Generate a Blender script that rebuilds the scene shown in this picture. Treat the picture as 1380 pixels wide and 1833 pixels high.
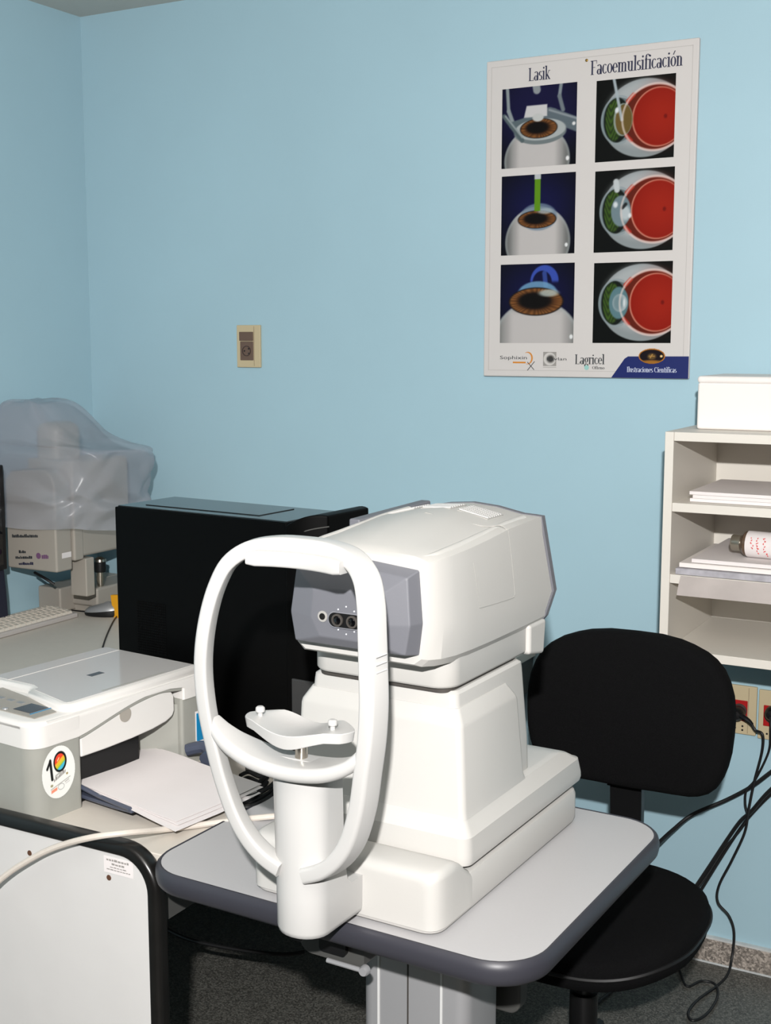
import bpy, bmesh, math, random
import numpy as np
from mathutils import Vector, Matrix

random.seed(4)
rng = np.random.default_rng(4)
for o in list(bpy.data.objects):
    bpy.data.objects.remove(o)
scene = bpy.context.scene
COL = scene.collection
R = math.radians

# ------------------------------------------------------------------ camera
FPX, CX, CY = 2250.0, 690.0, 916.5
PITCH, YAW = R(7.8), R(28.9)
CAM = np.array([0.0, 0.0, 1.52])
_fh = np.array([-math.sin(YAW), math.cos(YAW), 0]); _r = np.array([math.cos(YAW), math.sin(YAW), 0])
_up = np.array([0, 0, 1.0])
FW = _fh * math.cos(PITCH) - _up * math.sin(PITCH)
UP = _fh * math.sin(PITCH) + _up * math.cos(PITCH)
cam_d = bpy.data.cameras.new('camera')
cam = bpy.data.objects.new('camera', cam_d); COL.objects.link(cam)
cam_d.sensor_fit = 'VERTICAL'; cam_d.sensor_height = 36.0; cam_d.sensor_width = 36.0 * 1380 / 1833
cam_d.lens = 36.0 * FPX / 1833.0
cam_d.clip_start = 0.02
M = Matrix(((_r[0], UP[0], -FW[0], CAM[0]), (_r[1], UP[1], -FW[1], CAM[1]), (_r[2], UP[2], -FW[2], CAM[2]), (0, 0, 0, 1)))
cam.matrix_world = M
scene.camera = cam

def ray(u, v): return FW + (u - CX) / FPX * _r - (v - CY) / FPX * UP
def pY(u, v, Y): d = ray(u, v); return CAM + d * (Y / d[1])
def pZ(u, v, z): d = ray(u, v); return CAM + d * ((z - CAM[2]) / d[2])
def pX(u, v, X): d = ray(u, v); return CAM + d * (X / d[0])

# ------------------------------------------------------------------ light, exposure
scene.view_settings.view_transform = 'Standard'
scene.view_settings.look = 'None'
scene.view_settings.gamma = 1.0
scene.view_settings.use_curve_mapping = False
scene.view_settings.exposure = 0.0
w = bpy.data.worlds.new('world'); scene.world = w; w.use_nodes = True
w.node_tree.nodes['Background'].inputs[0].default_value = (0.5, 0.5, 0.5, 1)
w.node_tree.nodes['Background'].inputs[1].default_value = 0.02

FLASH_OFF = (-0.05, 0.365, -0.5)     # right, up, forward from the lens
fp = CAM + FLASH_OFF[0] * _r + FLASH_OFF[1] * UP + FLASH_OFF[2] * FW
fd = bpy.data.lights.new('camera_flash', 'AREA'); fd.shape = 'RECTANGLE'; fd.size = 0.05; fd.size_y = 0.035
fd.energy = 112.0; fd.color = (1.0, 0.978, 0.96)
flash = bpy.data.objects.new('camera_flash', fd); COL.objects.link(flash)
flash.matrix_world = Matrix.Translation(Vector(fp)) @ M.to_3x3().to_4x4()
cd = bpy.data.lights.new('added_fill_light', 'AREA'); cd.shape = 'RECTANGLE'; cd.size = 1.15; cd.size_y = 0.25
cd.energy = 2.0; cd.color = (1.0, 0.97, 0.92)
cl = bpy.data.objects.new('added_fill_light', cd); COL.objects.link(cl); cl.location = (-0.6, 0.6, 2.40)  # weak ambient fill, added overhead outside the frame

# ------------------------------------------------------------------ materials
def s2l(c):
    return tuple((x / 12.92 if x <= 0.04045 else ((x + 0.055) / 1.055) ** 2.4) for x in c)
def rgb(r, g, b): return s2l((r / 255, g / 255, b / 255))

def mat(name, col, rough=0.5, spec=0.5, metal=0.0, noise=0.0, nscale=60, bump=0.0, bscale=200, alpha=1.0, trans=0.0, emit=None, coat=0.0):
    m = bpy.data.materials.new(name); m.use_nodes = True
    nt = m.node_tree; b = nt.nodes['Principled BSDF']
    b.inputs['Base Color'].default_value = (*col, 1); b.inputs['Roughness'].default_value = rough
    b.inputs['Specular IOR Level'].default_value = spec; b.inputs['Metallic'].default_value = metal
    b.inputs['Alpha'].default_value = alpha; b.inputs['Transmission Weight'].default_value = trans
    b.inputs['Coat Weight'].default_value = coat
    if noise > 0 or bump > 0:
        tc = nt.nodes.new('ShaderNodeTexCoord')
    if noise > 0:
        n = nt.nodes.new('ShaderNodeTexNoise'); n.inputs['Scale'].default_value = nscale; n.inputs['Detail'].default_value = 4
        nt.links.new(tc.outputs['Object'], n.inputs['Vector'])
        r = nt.nodes.new('ShaderNodeValToRGB')
        r.color_ramp.elements[0].position = 0.3; r.color_ramp.elements[1].position = 0.7
        r.color_ramp.elements[0].color = (*[c * (1 - noise) for c in col], 1)
        r.color_ramp.elements[1].color = (*[min(1, c * (1 + noise)) for c in col], 1)
        nt.links.new(n.outputs['Fac'], r.inputs['Fac']); nt.links.new(r.outputs['Color'], b.inputs['Base Color'])
    if bump > 0:
        n2 = nt.nodes.new('ShaderNodeTexNoise'); n2.inputs['Scale'].default_value = bscale; n2.inputs['Detail'].default_value = 3
        nt.links.new(tc.outputs['Object'], n2.inputs['Vector'])
        bp = nt.nodes.new('ShaderNodeBump'); bp.inputs['Strength'].default_value = bump; bp.inputs['Distance'].default_value = 0.002
        nt.links.new(n2.outputs['Fac'], bp.inputs['Height']); nt.links.new(bp.outputs['Normal'], b.inputs['Normal'])
    if emit:
        b.inputs['Emission Color'].default_value = (*emit[0], 1); b.inputs['Emission Strength'].default_value = emit[1]
    return m

def terrazzo(name, base, scale=260):
    m = bpy.data.materials.new(name); m.use_nodes = True
    nt = m.node_tree; b = nt.nodes['Principled BSDF']; b.inputs['Roughness'].default_value = 0.45
    tc = nt.nodes.new('ShaderNodeTexCoord')
    v = nt.nodes.new('ShaderNodeTexVoronoi'); v.inputs['Scale'].default_value = scale
    nt.links.new(tc.outputs['Object'], v.inputs['Vector'])
    r = nt.nodes.new('ShaderNodeValToRGB'); cr = r.color_ramp
    cr.elements[0].position = 0.0; cr.elements[0].color = (*[c * 0.5 for c in base], 1)
    cr.elements[1].position = 1.0; cr.elements[1].color = (*[min(1, c * 1.9) for c in base], 1)
    e = cr.elements.new(0.5); e.color = (*base, 1)
    sep = nt.nodes.new('ShaderNodeSeparateColor')
    nt.links.new(v.outputs['Color'], sep.inputs['Color']); nt.links.new(sep.outputs[0], r.inputs['Fac'])
    nt.links.new(r.outputs['Color'], b.inputs['Base Color'])
    return m

def print_mat(name, rough=0.35):
    m = bpy.data.materials.new(name); m.use_nodes = True
    nt = m.node_tree; b = nt.nodes['Principled BSDF']; b.inputs['Roughness'].default_value = rough; b.inputs['Specular IOR Level'].default_value = 0.15
    a = nt.nodes.new('ShaderNodeVertexColor'); a.layer_name = 'Ink'
    nt.links.new(a.outputs['Color'], b.inputs['Base Color'])
    return m

MT = {}
MT['wall'] = mat('blue_wall_paint', rgb(165, 196, 208), 0.38, 0.4, noise=0.025, nscale=2.2, bump=0.08, bscale=35)
MT['ceiling'] = mat('ceiling_paint', rgb(205, 200, 192), 0.8, noise=0.03, nscale=3)
MT['floor'] = terrazzo('floor_terrazzo', rgb(84, 83, 78), 300)
MT['base'] = terrazzo('baseboard_terrazzo', rgb(140, 132, 124), 220)
MT['mortar'] = mat('baseboard_mortar', rgb(196, 200, 200), 0.8, noise=0.1, nscale=40)
MT['plastic'] = mat('instrument_white_plastic', rgb(188, 186, 182), 0.42, 0.4, bump=0.05, bscale=900)
MT['plastic2'] = mat('instrument_ring_plastic', rgb(184, 183, 181), 0.3, 0.4)
MT['grey'] = mat('instrument_grey_plastic', rgb(104, 105, 111), 0.5, 0.4, bump=0.06, bscale=800)
MT['seam'] = mat('instrument_seam', rgb(158, 156, 152), 0.5)
MT['bezel'] = mat('optics_bezel_grey', rgb(122, 123, 129), 0.45)
MT['gap'] = mat('dark_gap', rgb(62, 58, 54), 0.7)
MT['black'] = mat('black_plastic', rgb(16, 16, 17), 0.4, 0.4)
MT['glass'] = mat('lens_glass', rgb(6, 6, 8), 0.05, 0.8)
MT['chrome'] = mat('brushed_steel', rgb(190, 182, 170), 0.25, metal=1.0)
MT['ttop'] = mat('table_laminate', rgb(176, 175, 176), 0.4, 0.4, noise=0.012, nscale=300)
MT['tedge'] = mat('table_edge_grey', rgb(52, 52, 59), 0.42, 0.45)
MT['alu'] = mat('column_aluminium', rgb(168, 168, 170), 0.42, metal=0.35)
MT['alu2'] = mat('column_groove', rgb(214, 214, 212), 0.4)
MT['fabric'] = mat('black_fabric', rgb(13, 13, 14), 0.95, 0.1, noise=0.25, nscale=500, bump=0.3, bscale=700)
MT['pcblack'] = mat('pc_black_paint', rgb(3, 3, 3), 0.5, 0.08)
MT['pctop'] = mat('pc_glossy_top', rgb(18, 22, 24), 0.14, 0.6)
MT['desk'] = mat('desk_laminate', rgb(205, 198, 188), 0.45, 0.4, noise=0.015, nscale=40)
MT['deskpanel'] = mat('desk_panel_laminate', rgb(206, 204, 202), 0.45, 0.35, noise=0.02, nscale=9)
MT['trim'] = mat('black_edge_trim', rgb(19, 18, 17), 0.3, 0.5, noise=0.2, nscale=25)
MT['brown'] = mat('chipboard_hole', rgb(84, 54, 36), 0.8)
MT['prwhite'] = mat('printer_white', rgb(219, 216, 212), 0.3, 0.5)
MT['prlid'] = mat('printer_lid', rgb(197, 194, 192), 0.12, 0.6)
MT['prgrey'] = mat('printer_grey', rgb(152, 152, 145), 0.45, 0.4, noise=0.04, nscale=18)
MT['navyplastic'] = mat('tray_navy_plastic', rgb(70, 76, 92), 0.3, 0.5)
MT['paper'] = mat('paper', rgb(224, 218, 217), 0.75, 0.2, noise=0.01, nscale=20)
MT['paper2'] = mat('newsprint', rgb(176, 168, 164), 0.8, 0.2, noise=0.08, nscale=14)
MT['paper3'] = mat('blue_grey_paper', rgb(168, 166, 172), 0.7, 0.2, noise=0.15, nscale=60)
MT['shelf'] = mat('shelf_laminate', rgb(218, 213, 204), 0.5, 0.35)
MT['boxw'] = mat('white_card', rgb(232, 226, 222), 0.6, 0.3)
MT['plate'] = mat('cream_plate', rgb(196, 180, 146), 0.5, 0.4)
MT['brownplate'] = mat('brown_bakelite', rgb(104, 84, 72), 0.45, 0.4)
MT['brownhole'] = mat('dark_brown', rgb(62, 46, 42), 0.5)
MT['red'] = mat('red_socket', rgb(170, 22, 24), 0.4, 0.4)
MT['cable'] = mat('black_rubber', rgb(20, 20, 21), 0.5, 0.4)
MT['wcable'] = mat('white_rubber', rgb(205, 196, 186), 0.5, 0.4, noise=0.03, nscale=90)
MT['posterboard'] = mat('poster_board', rgb(204, 199, 196), 0.4, 0.3)
MT['ink'] = mat('poster_ink_navy', rgb(38, 40, 66), 0.4)
MT['navy'] = mat('poster_navy', rgb(22, 34, 96), 0.35)
MT['inkw'] = mat('poster_ink_white', rgb(196, 202, 222), 0.4)
MT['inkdk'] = mat('poster_ink_dark', rgb(48, 52, 56), 0.4)
MT['inkor'] = mat('poster_ink_orange', rgb(204, 130, 44), 0.4)
MT['inkgr'] = mat('poster_ink_grey', rgb(150, 146, 142), 0.4)
MT['faint'] = mat('poster_emboss', rgb(180, 175, 172), 0.4)
MT['inkteal'] = mat('poster_ink_teal', rgb(150, 196, 190), 0.4)
MT['inklilac'] = mat('ink_lilac', rgb(112, 78, 112), 0.5)
MT['print'] = print_mat('printed_picture')
MT['sticker'] = print_mat('printed_sticker', 0.5)
MT['oct'] = mat('old_white_plastic', rgb(160, 154, 145), 0.4, 0.4)
MT['cover'] = mat('clear_plastic_sheet', rgb(176, 180, 190), 0.28, 0.5, alpha=0.42, bump=0.5, bscale=9)
MT['navycloth'] = mat('navy_cover', rgb(24, 26, 44), 0.6)
MT['key'] = mat('key_cream', rgb(206, 198, 186), 0.5)
MT['kbd'] = mat('keyboard_grey', rgb(176, 170, 166), 0.45)
MT['silver'] = mat('silver_plastic', rgb(150, 152, 154), 0.35, metal=0.3)
MT['yellow'] = mat('yellow_card', rgb(226, 160, 22), 0.6)
MT['blueink'] = mat('blue_label', rgb(20, 128, 178), 0.5)
MT['redink'] = mat('red_marker', rgb(214, 40, 40), 0.6)
MT['bottle'] = mat('bottle_amber_glass', rgb(92, 74, 60), 0.1, 0.6)
MT['capm'] = mat('bottle_cap_metal', rgb(176, 170, 156), 0.3, metal=0.9)
MT['brass'] = mat('brass_screw', rgb(150, 120, 60), 0.35, metal=0.9)
MT['darkgrey'] = mat('dark_grey_steel', rgb(72, 72, 70), 0.5)
MT['plate2'] = mat('dark_plate', rgb(48, 48, 48), 0.5)
MT['lcd'] = mat('printer_display', rgb(66, 68, 74), 0.25)
MT['ledw'] = mat('led_dot', rgb(225, 228, 232), 0.2)
MT['fill_glow'] = mat('added_lamp_glow', (0.9, 0.9, 0.88), 0.6, emit=((1, 0.97, 0.92), 1.2))  # glowing face of the added fill lamp

# ------------------------------------------------------------------ mesh helpers
def finish(me, sharp=35):
    me.polygons.foreach_set('use_smooth', [True] * len(me.polygons))
    me.set_sharp_from_angle(angle=R(sharp))

def link(name, me, m, parent=None, bevel=0.0, seg=3, sharp=35, angle=30):
    if m is not None:
        me.materials.append(m)
    o = bpy.data.objects.new(name, me); COL.objects.link(o)
    if parent is not None: o.parent = parent
    if bevel > 0:
        me.polygons.foreach_set('use_smooth', [True] * len(me.polygons))
        b = o.modifiers.new('bevel', 'BEVEL'); b.width = bevel; b.segments = seg; b.limit_method = 'ANGLE'; b.angle_limit = R(angle)
        b.harden_normals = True
    else:
        finish(me, sharp)
    return o

def pyd(name, V, F):
    me = bpy.data.meshes.new(name); me.from_pydata([tuple(map(float, v)) for v in V], [], F); me.update()
    bm = bmesh.new(); bm.from_mesh(me); bmesh.ops.recalc_face_normals(bm, faces=bm.faces); bm.to_mesh(me); bm.free()
    return me

class MB:
    def __init__(s): s.V = []; s.F = []
    def add(s, V, F):
        k = len(s.V); s.V += [tuple(map(float, v)) for v in V]; s.F += [tuple(i + k for i in f) for f in F]; return s
    def box(s, x0, x1, y0, y1, z0, z1):
        V = [(x0, y0, z0), (x1, y0, z0), (x1, y1, z0), (x0, y1, z0), (x0, y0, z1), (x1, y0, z1), (x1, y1, z1), (x0, y1, z1)]
        return s.add(V, [(0, 3, 2, 1), (4, 5, 6, 7), (0, 1, 5, 4), (1, 2, 6, 5), (2, 3, 7, 6), (3, 0, 4, 7)])
    def loft(s, rings, close=False, cap=True):
        n = len(rings[0]); V = [p for r in rings for p in r]; F = []
        m = len(rings)
        for i in range(m if close else m - 1):
            a, b = i * n, ((i + 1) % m) * n
            for j in range(n):
                F.append((a + j, a + (j + 1) % n, b + (j + 1) % n, b + j))
        if cap and not close:
            F.append(tuple(range(n))[::-1]); F.append(tuple((m - 1) * n + j for j in range(n)))
        return s.add(V, F)
    def prism(s, poly, d0, d1, axis='y'):
        def P(p, d):
            return {'y': (p[0], d, p[1]), 'z': (p[0], p[1], d), 'x': (d, p[0], p[1])}[axis]
        return s.loft([[P(p, d0) for p in poly], [P(p, d1) for p in poly]])
    def lathe(s, prof, n=24, c=(0, 0, 0), axis='z'):
        rings = []
        for r, h in prof:
            ring = []
            for k in range(n):
                a = 2 * math.pi * k / n
                p = (r * math.cos(a), r * math.sin(a), h)
                if axis == 'y': p = (p[0], p[2], p[1])
                if axis == 'x': p = (p[2], p[0], p[1])
                ring.append((p[0] + c[0], p[1] + c[1], p[2] + c[2]))
            rings.append(ring)
        return s.loft(rings)
    def build(s, name, m, parent=None, **k):
        return link(name, pyd(name, s.V, s.F), m, parent, **k)

def rrect(x0, x1, y0, y1, r, n=6):
    """rounded rectangle as a counter-clockwise polygon; r may be a 4-tuple (x0y0, x1y0, x1y1, x0y1)"""
    if not isinstance(r, (tuple, list)): r = (r,) * 4
    P = []
    for (cx, cy, a0, rr) in ((x0, y0, 180, r[0]), (x1, y0, 270, r[1]), (x1, y1, 0, r[2]), (x0, y1, 90, r[3])):
        sx = 1 if cx == x0 else -1; sy = 1 if cy == y0 else -1
        for k in range(n + 1):
            a = R(a0 + 90 * k / n)
            P.append((cx + sx * rr + rr * math.cos(a), cy + sy * rr + rr * math.sin(a)))
    return P

def smooth_path(pts, n=8, closed=False):
    P = [np.array(p, float) for p in pts]; out = []
    m = len(P)
    rngk = range(m if closed else m - 1)
    for i in rngk:
        if closed:
            p0, p1, p2, p3 = P[(i - 1) % m], P[i], P[(i + 1) % m], P[(i + 2) % m]
        else:
            p0, p1, p2, p3 = P[max(i - 1, 0)], P[i], P[i + 1], P[min(i + 2, m - 1)]
        for k in range(n):
            t = k / n
            out.append(0.5 * ((2 * p1) + (-p0 + p2) * t + (2 * p0 - 5 * p1 + 4 * p2 - p3) * t * t + (-p0 + 3 * p1 - 3 * p2 + p3) * t ** 3))
    if not closed: out.append(P[-1])
    return out

def tube(mb, pts, rad, n=8, sub=6, smooth=True):
    P = smooth_path(pts, sub) if smooth else [np.array(p, float) for p in pts]
    rings = []; N = None
    for i, p in enumerate(P):
        t = P[min(i + 1, len(P) - 1)] - P[max(i - 1, 0)]; t /= np.linalg.norm(t) + 1e-12
        if N is None:
            N = np.cross(t, [0, 0, 1.0]);
            if np.linalg.norm(N) < 1e-3: N = np.cross(t, [1.0, 0, 0])
        N = N - t * (N @ t); N /= np.linalg.norm(N) + 1e-12
        B = np.cross(t, N); rr = rad(i / (len(P) - 1)) if callable(rad) else rad
        rings.append([p + rr * (math.cos(2 * math.pi * k / n) * N + math.sin(2 * math.pi * k / n) * B) for k in range(n)])
    return mb.loft(rings)

def ellipse(cx, cy, rx, ry, n=32, a0=0, a1=360):
    full = abs(a1 - a0) >= 360
    m = n if full else n + 1
    return [(cx + rx * math.cos(R(a0 + (a1 - a0) * k / n)), cy + ry * math.sin(R(a0 + (a1 - a0) * k / n))) for k in range(m)]

def empty(name, loc=(0, 0, 0), rz=0.0):
    o = bpy.data.objects.new(name, None); COL.objects.link(o); o.location = tuple(map(float, loc)); o.rotation_euler = (0, 0, rz)
    o.empty_display_size = 0.05
    return o
def tag(o, label, cat, group=None):
    o['label'] = label; o['category'] = cat
    if group: o['group'] = group
    return o
def struct(o): o['kind'] = 'structure'; return o

def text_mesh(txt, size=1.0, extrude=0.0, align='LEFT', xscale=1.0):
    c = bpy.data.curves.new('lettering', 'FONT'); c.body = txt; c.size = size; c.extrude = extrude; c.align_x = align; c.resolution_u = 3
    o = bpy.data.objects.new('lettering', c); COL.objects.link(o)
    dg = bpy.context.evaluated_depsgraph_get(); dg.update()
    me = bpy.data.meshes.new_from_object(o.evaluated_get(dg))
    V = [(v.co.x * xscale, v.co.y, v.co.z) for v in me.vertices]; F = [tuple(p.vertices) for p in me.polygons]
    bpy.data.objects.remove(o); bpy.data.curves.remove(c); bpy.data.meshes.remove(me)
    return V, F

# ---- a condensed book-face drawn with a broad pen (x-height 1, capitals 1.45)
SW, TH = 0.19, 0.075
def _rect(x0, x1, y0, y1): return [(x0, y0), (x1, y0), (x1, y1), (x0, y1)]
def _stem(x, y0, y1, top=True, bot=True):
    P = [_rect(x - SW / 2, x + SW / 2, y0, y1)]
    if bot: P.append(_rect(x - SW * 1.05, x + SW * 1.05, y0, y0 + 0.05))
    if top: P.append(_rect(x - SW * 1.0, x, y1 - 0.09, y1))
    return P
def _arc(cx, cy, rx, ry, a0=0, a1=360, n=18):
    out = []
    for k in range(n):
        q = []
        for (kk, sgn) in ((k, 1), (k + 1, 1), (k + 1, -1), (k, -1)):
            a = R(a0 + (a1 - a0) * kk / n); t = (TH + (SW - TH) * abs(math.cos(a)) ** 1.3) / 2 * sgn
            q.append((cx + (rx + t) * math.cos(a), cy + (ry + t * (TH / SW + .4)) * math.sin(a)))
        out.append(q)
    return out
def _line(x0, y0, x1, y1, w):
    d = math.hypot(x1 - x0, y1 - y0); nx, ny = -(y1 - y0) / d * w / 2, (x1 - x0) / d * w / 2
    return [(x0 + nx, y0 + ny), (x0 - nx, y0 - ny), (x1 - nx, y1 - ny), (x1 + nx, y1 + ny)]
def glyph(ch):
    if ch == 'L': return _stem(.2, 0, 1.45) + [_rect(.2, .72, 0, .06), _rect(.66, .72, 0, .34), _rect(.05, .38, 1.39, 1.45)], .78
    if ch == 'F': return _stem(.2, 0, 1.45) + [_rect(.2, .74, 1.39, 1.45), _rect(.68, .74, 1.12, 1.45), _rect(.2, .55, .72, .78), _rect(.05, .38, 0, .05)], .74
    if ch == 'I': return _stem(.2, 0, 1.45) + [_rect(.05, .38, 1.39, 1.45)], .42
    if ch == 'C': return _arc(.45, .72, .34, .68, 45, 318) + [_rect(.66, .72, 1.0, 1.4)], .85
    if ch == 'O': return _arc(.45, .72, .36, .70), .92
    if ch in 'aá': return _arc(.26, .27, .17, .25) + [_rect(.4, .4 + SW, 0, .75)] + _arc(.28, .72, .2, .25, 0, 150), .64
    if ch == 's': return _arc(.25, .73, .16, .22, 40, 270, 12) + _arc(.25, .26, .17, .23, -140, 90, 12), .5
    if ch in 'ií':
        return _stem(.18, 0, 1.0) + ([ellipse(.18, 1.32, .11, .11, 10)] if ch == 'i' else [_line(.14, 1.2, .34, 1.55, .1)]), .36
    if ch == 'l': return _stem(.18, 0, 1.52), .36
    if ch == 'k': return _stem(.18, 0, 1.52) + [_line(.26, .42, .56, .98, .07), _line(.32, .52, .62, .02, .17), _rect(.45, .72, .94, 1.0), _rect(.5, .78, 0, .05)], .74
    if ch == 'c': return _arc(.3, .5, .22, .46, 45, 320), .56
    if ch in 'oó': return _arc(.32, .5, .23, .46) + ([_line(.3, 1.16, .5, 1.55, .1)] if ch == 'ó' else []), .64
    if ch == 'e': return _arc(.3, .5, .22, .46, 0, 318) + [_rect(.1, .52, .5, .56)], .6
    if ch == 'n': return _stem(.18, 0, 1.0) + _arc(.36, .68, .18, .28, 10, 170, 10) + _stem(.54, 0, .74, top=False), .74
    if ch == 'm': return _stem(.18, 0, 1.0) + _arc(.36, .68, .18, .28, 10, 170, 10) + _stem(.54, 0, .74, top=False) + _arc(.72, .68, .18, .28, 10, 170, 10) + _stem(.9, 0, .74, top=False), 1.1
    if ch == 'u': return _stem(.18, .26, 1.0, bot=False) + _arc(.36, .3, .18, .27, 190, 350, 10) + _stem(.54, 0, 1.0), .74
    if ch == 'f': return _stem(.2, 0, 1.2, top=False) + _arc(.38, 1.22, .18, .28, 20, 180, 10) + [_rect(.04, .46, .94, 1.0)], .46
    if ch == 't': return _stem(.2, .1, 1.3, bot=False, top=False) + [_rect(.04, .44, .94, 1.0)] + _arc(.34, .16, .14, .15, 190, 320, 8), .46
    if ch == 'r': return _stem(.18, 0, 1.0) + _arc(.36, .72, .18, .24, 30, 170, 8), .5
    if ch == 'g': return _arc(.3, .62, .19, .33) + _arc(.3, -.2, .22, .25) + [_line(.16, .25, .3, .04, .07), _rect(.45, .62, .92, .98)], .62
    return [], .35
def serif(txt, track=0.0):
    polys = []; x = 0
    for ch in txt:
        g, a = glyph(ch)
        polys += [[(p[0] + x, p[1]) for p in q] for q in g]; x += a + track
    return polys, x

# ------------------------------------------------------------------ the room
WY, WXL, CZ = 2.95, -2.655, 2.462
XR, YF = 2.6, -2.6
struct(MB().box(WXL - .1, XR + .1, WY, WY + .1, 0, CZ).build('wall_back', MT['wall']))
struct(MB().box(WXL - .1, WXL, YF, WY, 0, CZ).build('wall_left', MT['wall']))
struct(MB().box(WXL - .1, XR + .1, YF - .1, WY + .1, -.1, 0).build('floor', MT['floor']))
struct(MB().box(WXL - .1, XR + .1, YF - .1, WY + .1, CZ, CZ + .1).build('ceiling', MT['ceiling']))
bb = struct(MB().box(WXL, XR, WY - .012, WY, 0, .062).build('baseboard_back', MT['base']))
MB().box(WXL, XR, WY - .0125, WY, .062, .067).build('mortar_line', MT['mortar'], bb)
MB().box(WXL, XR, WY - .0145, WY - .012, 0, .004).build('mortar_line', MT['mortar'], bb)
lamp = empty('added_ceiling_lamp', (-.6, .6, CZ)); tag(lamp, 'added fluorescent lamp on the ceiling out of view for fill light', 'lamp')  # invented fixture around the added fill light, never in view
MB().box(-.62, .62, -.15, .15, -.05, -.001).build('housing', MT['shelf'], lamp, bevel=.004)
MB().box(-.58, .58, -.125, .125, -.056, -.049).build('diffuser', MT['fill_glow'], lamp)

# ------------------------------------------------------------------ autorefractor frame (local: x right, y away, z up)
TZ = 0.75
ROT = R(-1.8)
OI = np.array([-0.8321, 1.3785, TZ])
def ring_xy(x0, x1, y0, y1, r, z, n=5): return [(p[0], p[1], z) for p in rrect(x0, x1, y0, y1, r, n)]

# ---- instrument table
tb = empty('instrument_table', (OI[0], OI[1], 0), ROT)
tag(tb, 'white adjustable instrument table with dark grey rounded edge under the eye tester', 'table')
tx0, tx1, ty0, ty1 = -.339, .279, -.014, .530
MB().loft([ring_xy(tx0 + .004, tx1 - .004, ty0 + .004, ty1 - .004, .066, TZ - .03, 10), ring_xy(tx0, tx1, ty0, ty1, .07, TZ - .006, 10), ring_xy(tx0, tx1, ty0, ty1, .07, TZ, 10)]).build('table_top', MT['ttop'], tb)
er = []
for (d, z) in ((0, 0.0004), (.003, .0008), (.007, -.003), (.009, -.010), (.009, -.019), (.007, -.027), (.003, -.032), (-.004, -.0345), (-.02, -.0345), (-.02, -.002), (-.0002, -.002)):
    er.append(ring_xy(tx0 - d, tx1 + d, ty0 - d, ty1 + d, .07 + d, TZ + z, 10))
MB().loft(er, close=True).build('edge_band', MT['tedge'], tb)
c0x, c1x, c0y, c1y = -.075, .105, .175, .29
MB().loft([ring_xy(c0x, c1x, c0y, c1y, .02, .10), ring_xy(c0x, c1x, c0y, c1y, .02, TZ - .04)]).build('column', MT['alu'], tb)
for gx in (-.045, .062):
    MB().box(gx, gx + .0035, c0y - .0012, c0y + .003, .12, TZ - .05).build('column_groove', MT['alu2'], tb)
MB().box(.006, .0085, c0y - .0006, c0y + .003, .12, TZ - .05).build('column_seam', MT['gap'], tb)
MB().loft([ring_xy(c0x - .012, c1x + .012, c0y - .012, c1y + .012, .03, .06), ring_xy(c0x - .012, c1x + .012, c0y - .012, c1y + .012, .03, .42)]).build('outer_column', MT['alu'], tb)
for sx in (-1, 1):
    MB().box(.015 + sx * .15 - .035, .015 + sx * .15 + .035, -.08, .46, .0, .06).build('foot_bar', MT['alu'], tb, bevel=.015)
MB().box(-.17, .2, .19, .28, .02, .066).build('foot_bridge', MT['alu'], tb, bevel=.01)
MB().box(-.2, .2, .10, .42, TZ - .05, TZ - .0346).build('support_frame', MT['darkgrey'], tb)
# the switch box slung under the front edge
bx = MB().prism(rrect(-.10, .008, TZ - .098, TZ - .036, (.02, .008, .003, .003)), .05, .10).build('switch_box', MT['darkgrey'], tb)
MB().prism(rrect(-.062, -.018, TZ - .085, TZ - .05, .006), .042, .051).build('switch', MT['black'], bx)
h = MB(); tube(h, [(-.05, .045, TZ - .098), (-.02, .045, TZ - .098), (.010, .045, TZ - .098)], .0035, 10, 3)
h.lathe([(.0, -.006), (.006, -.006), (.0075, -.002), (.0075, .004), (.0, .006)], 16, (.012, .045, TZ - .097), 'y').build('handle', MT['alu'], tb)
MB().prism(rrect(.05, .128, TZ - .262, TZ - .035, .02), .31, .34).build('rear_tray', MT['darkgrey'], tb, bevel=.004)

# ---- the instrument itself
ai = empty('autorefractor', OI, ROT)
tag(ai, 'white eye testing instrument with grey front panel and oval chin rest frame', 'eye tester')
W = MT['plastic']
b = MB().loft([ring_xy(-.147, .147, .003, .484, .024, .0045), ring_xy(-.150, .150, 0, .487, .027, .012), ring_xy(-.150, .150, 0, .487, .027, .050), ring_xy(-.148, .148, .002, .484, .026, .0565), ring_xy(-.142, .142, .008, .478, .024, .0585)]).build('base', W, ai, sharp=50)
lipr = []
for (y, wq, zt) in ((0, .128, .074), (.0008, .134, .078), (.003, .139, .082), (.008, .1445, .0855), (.015, .148, .0875), (.027, .1503, .088), (.05, .1503, .088), (.062, .1503, .085), (.074, .1503, .078), (.086, .1503, .068), (.098, .1503, .060), (.108, .149, .056)):
    y -= .0008; q = [(-wq, .010)] + [(wq, .010)] + [(wq - .012 + .012 * math.cos(R(k * 15)), zt - .012 + .012 * math.sin(R(k * 15))) for k in range(7)] + [(-wq + .012 - .012 * math.sin(R(k * 15)), zt - .012 + .012 * math.cos(R(k * 15))) for k in range(7)]
    lipr.append([(c_[0], y, c_[1]) for c_ in q])
MB().loft(lipr).build('front_lip', W, b, sharp=60)
for fx in (-.12, .12):
    for fy in (.04, .44):
        MB().lathe([(.0, 0), (.012, 0), (.012, .006), (0, .006)], 16, (fx, fy, .0003)).build('rubber_foot', MT['black'], b)
MB().loft([ring_xy(-.138, .138, .09, .47, .02, .057), ring_xy(-.138, .138, .09, .47, .02, .071)]).build('carriage_gap', MT['gap'], ai)
sk = []
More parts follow.
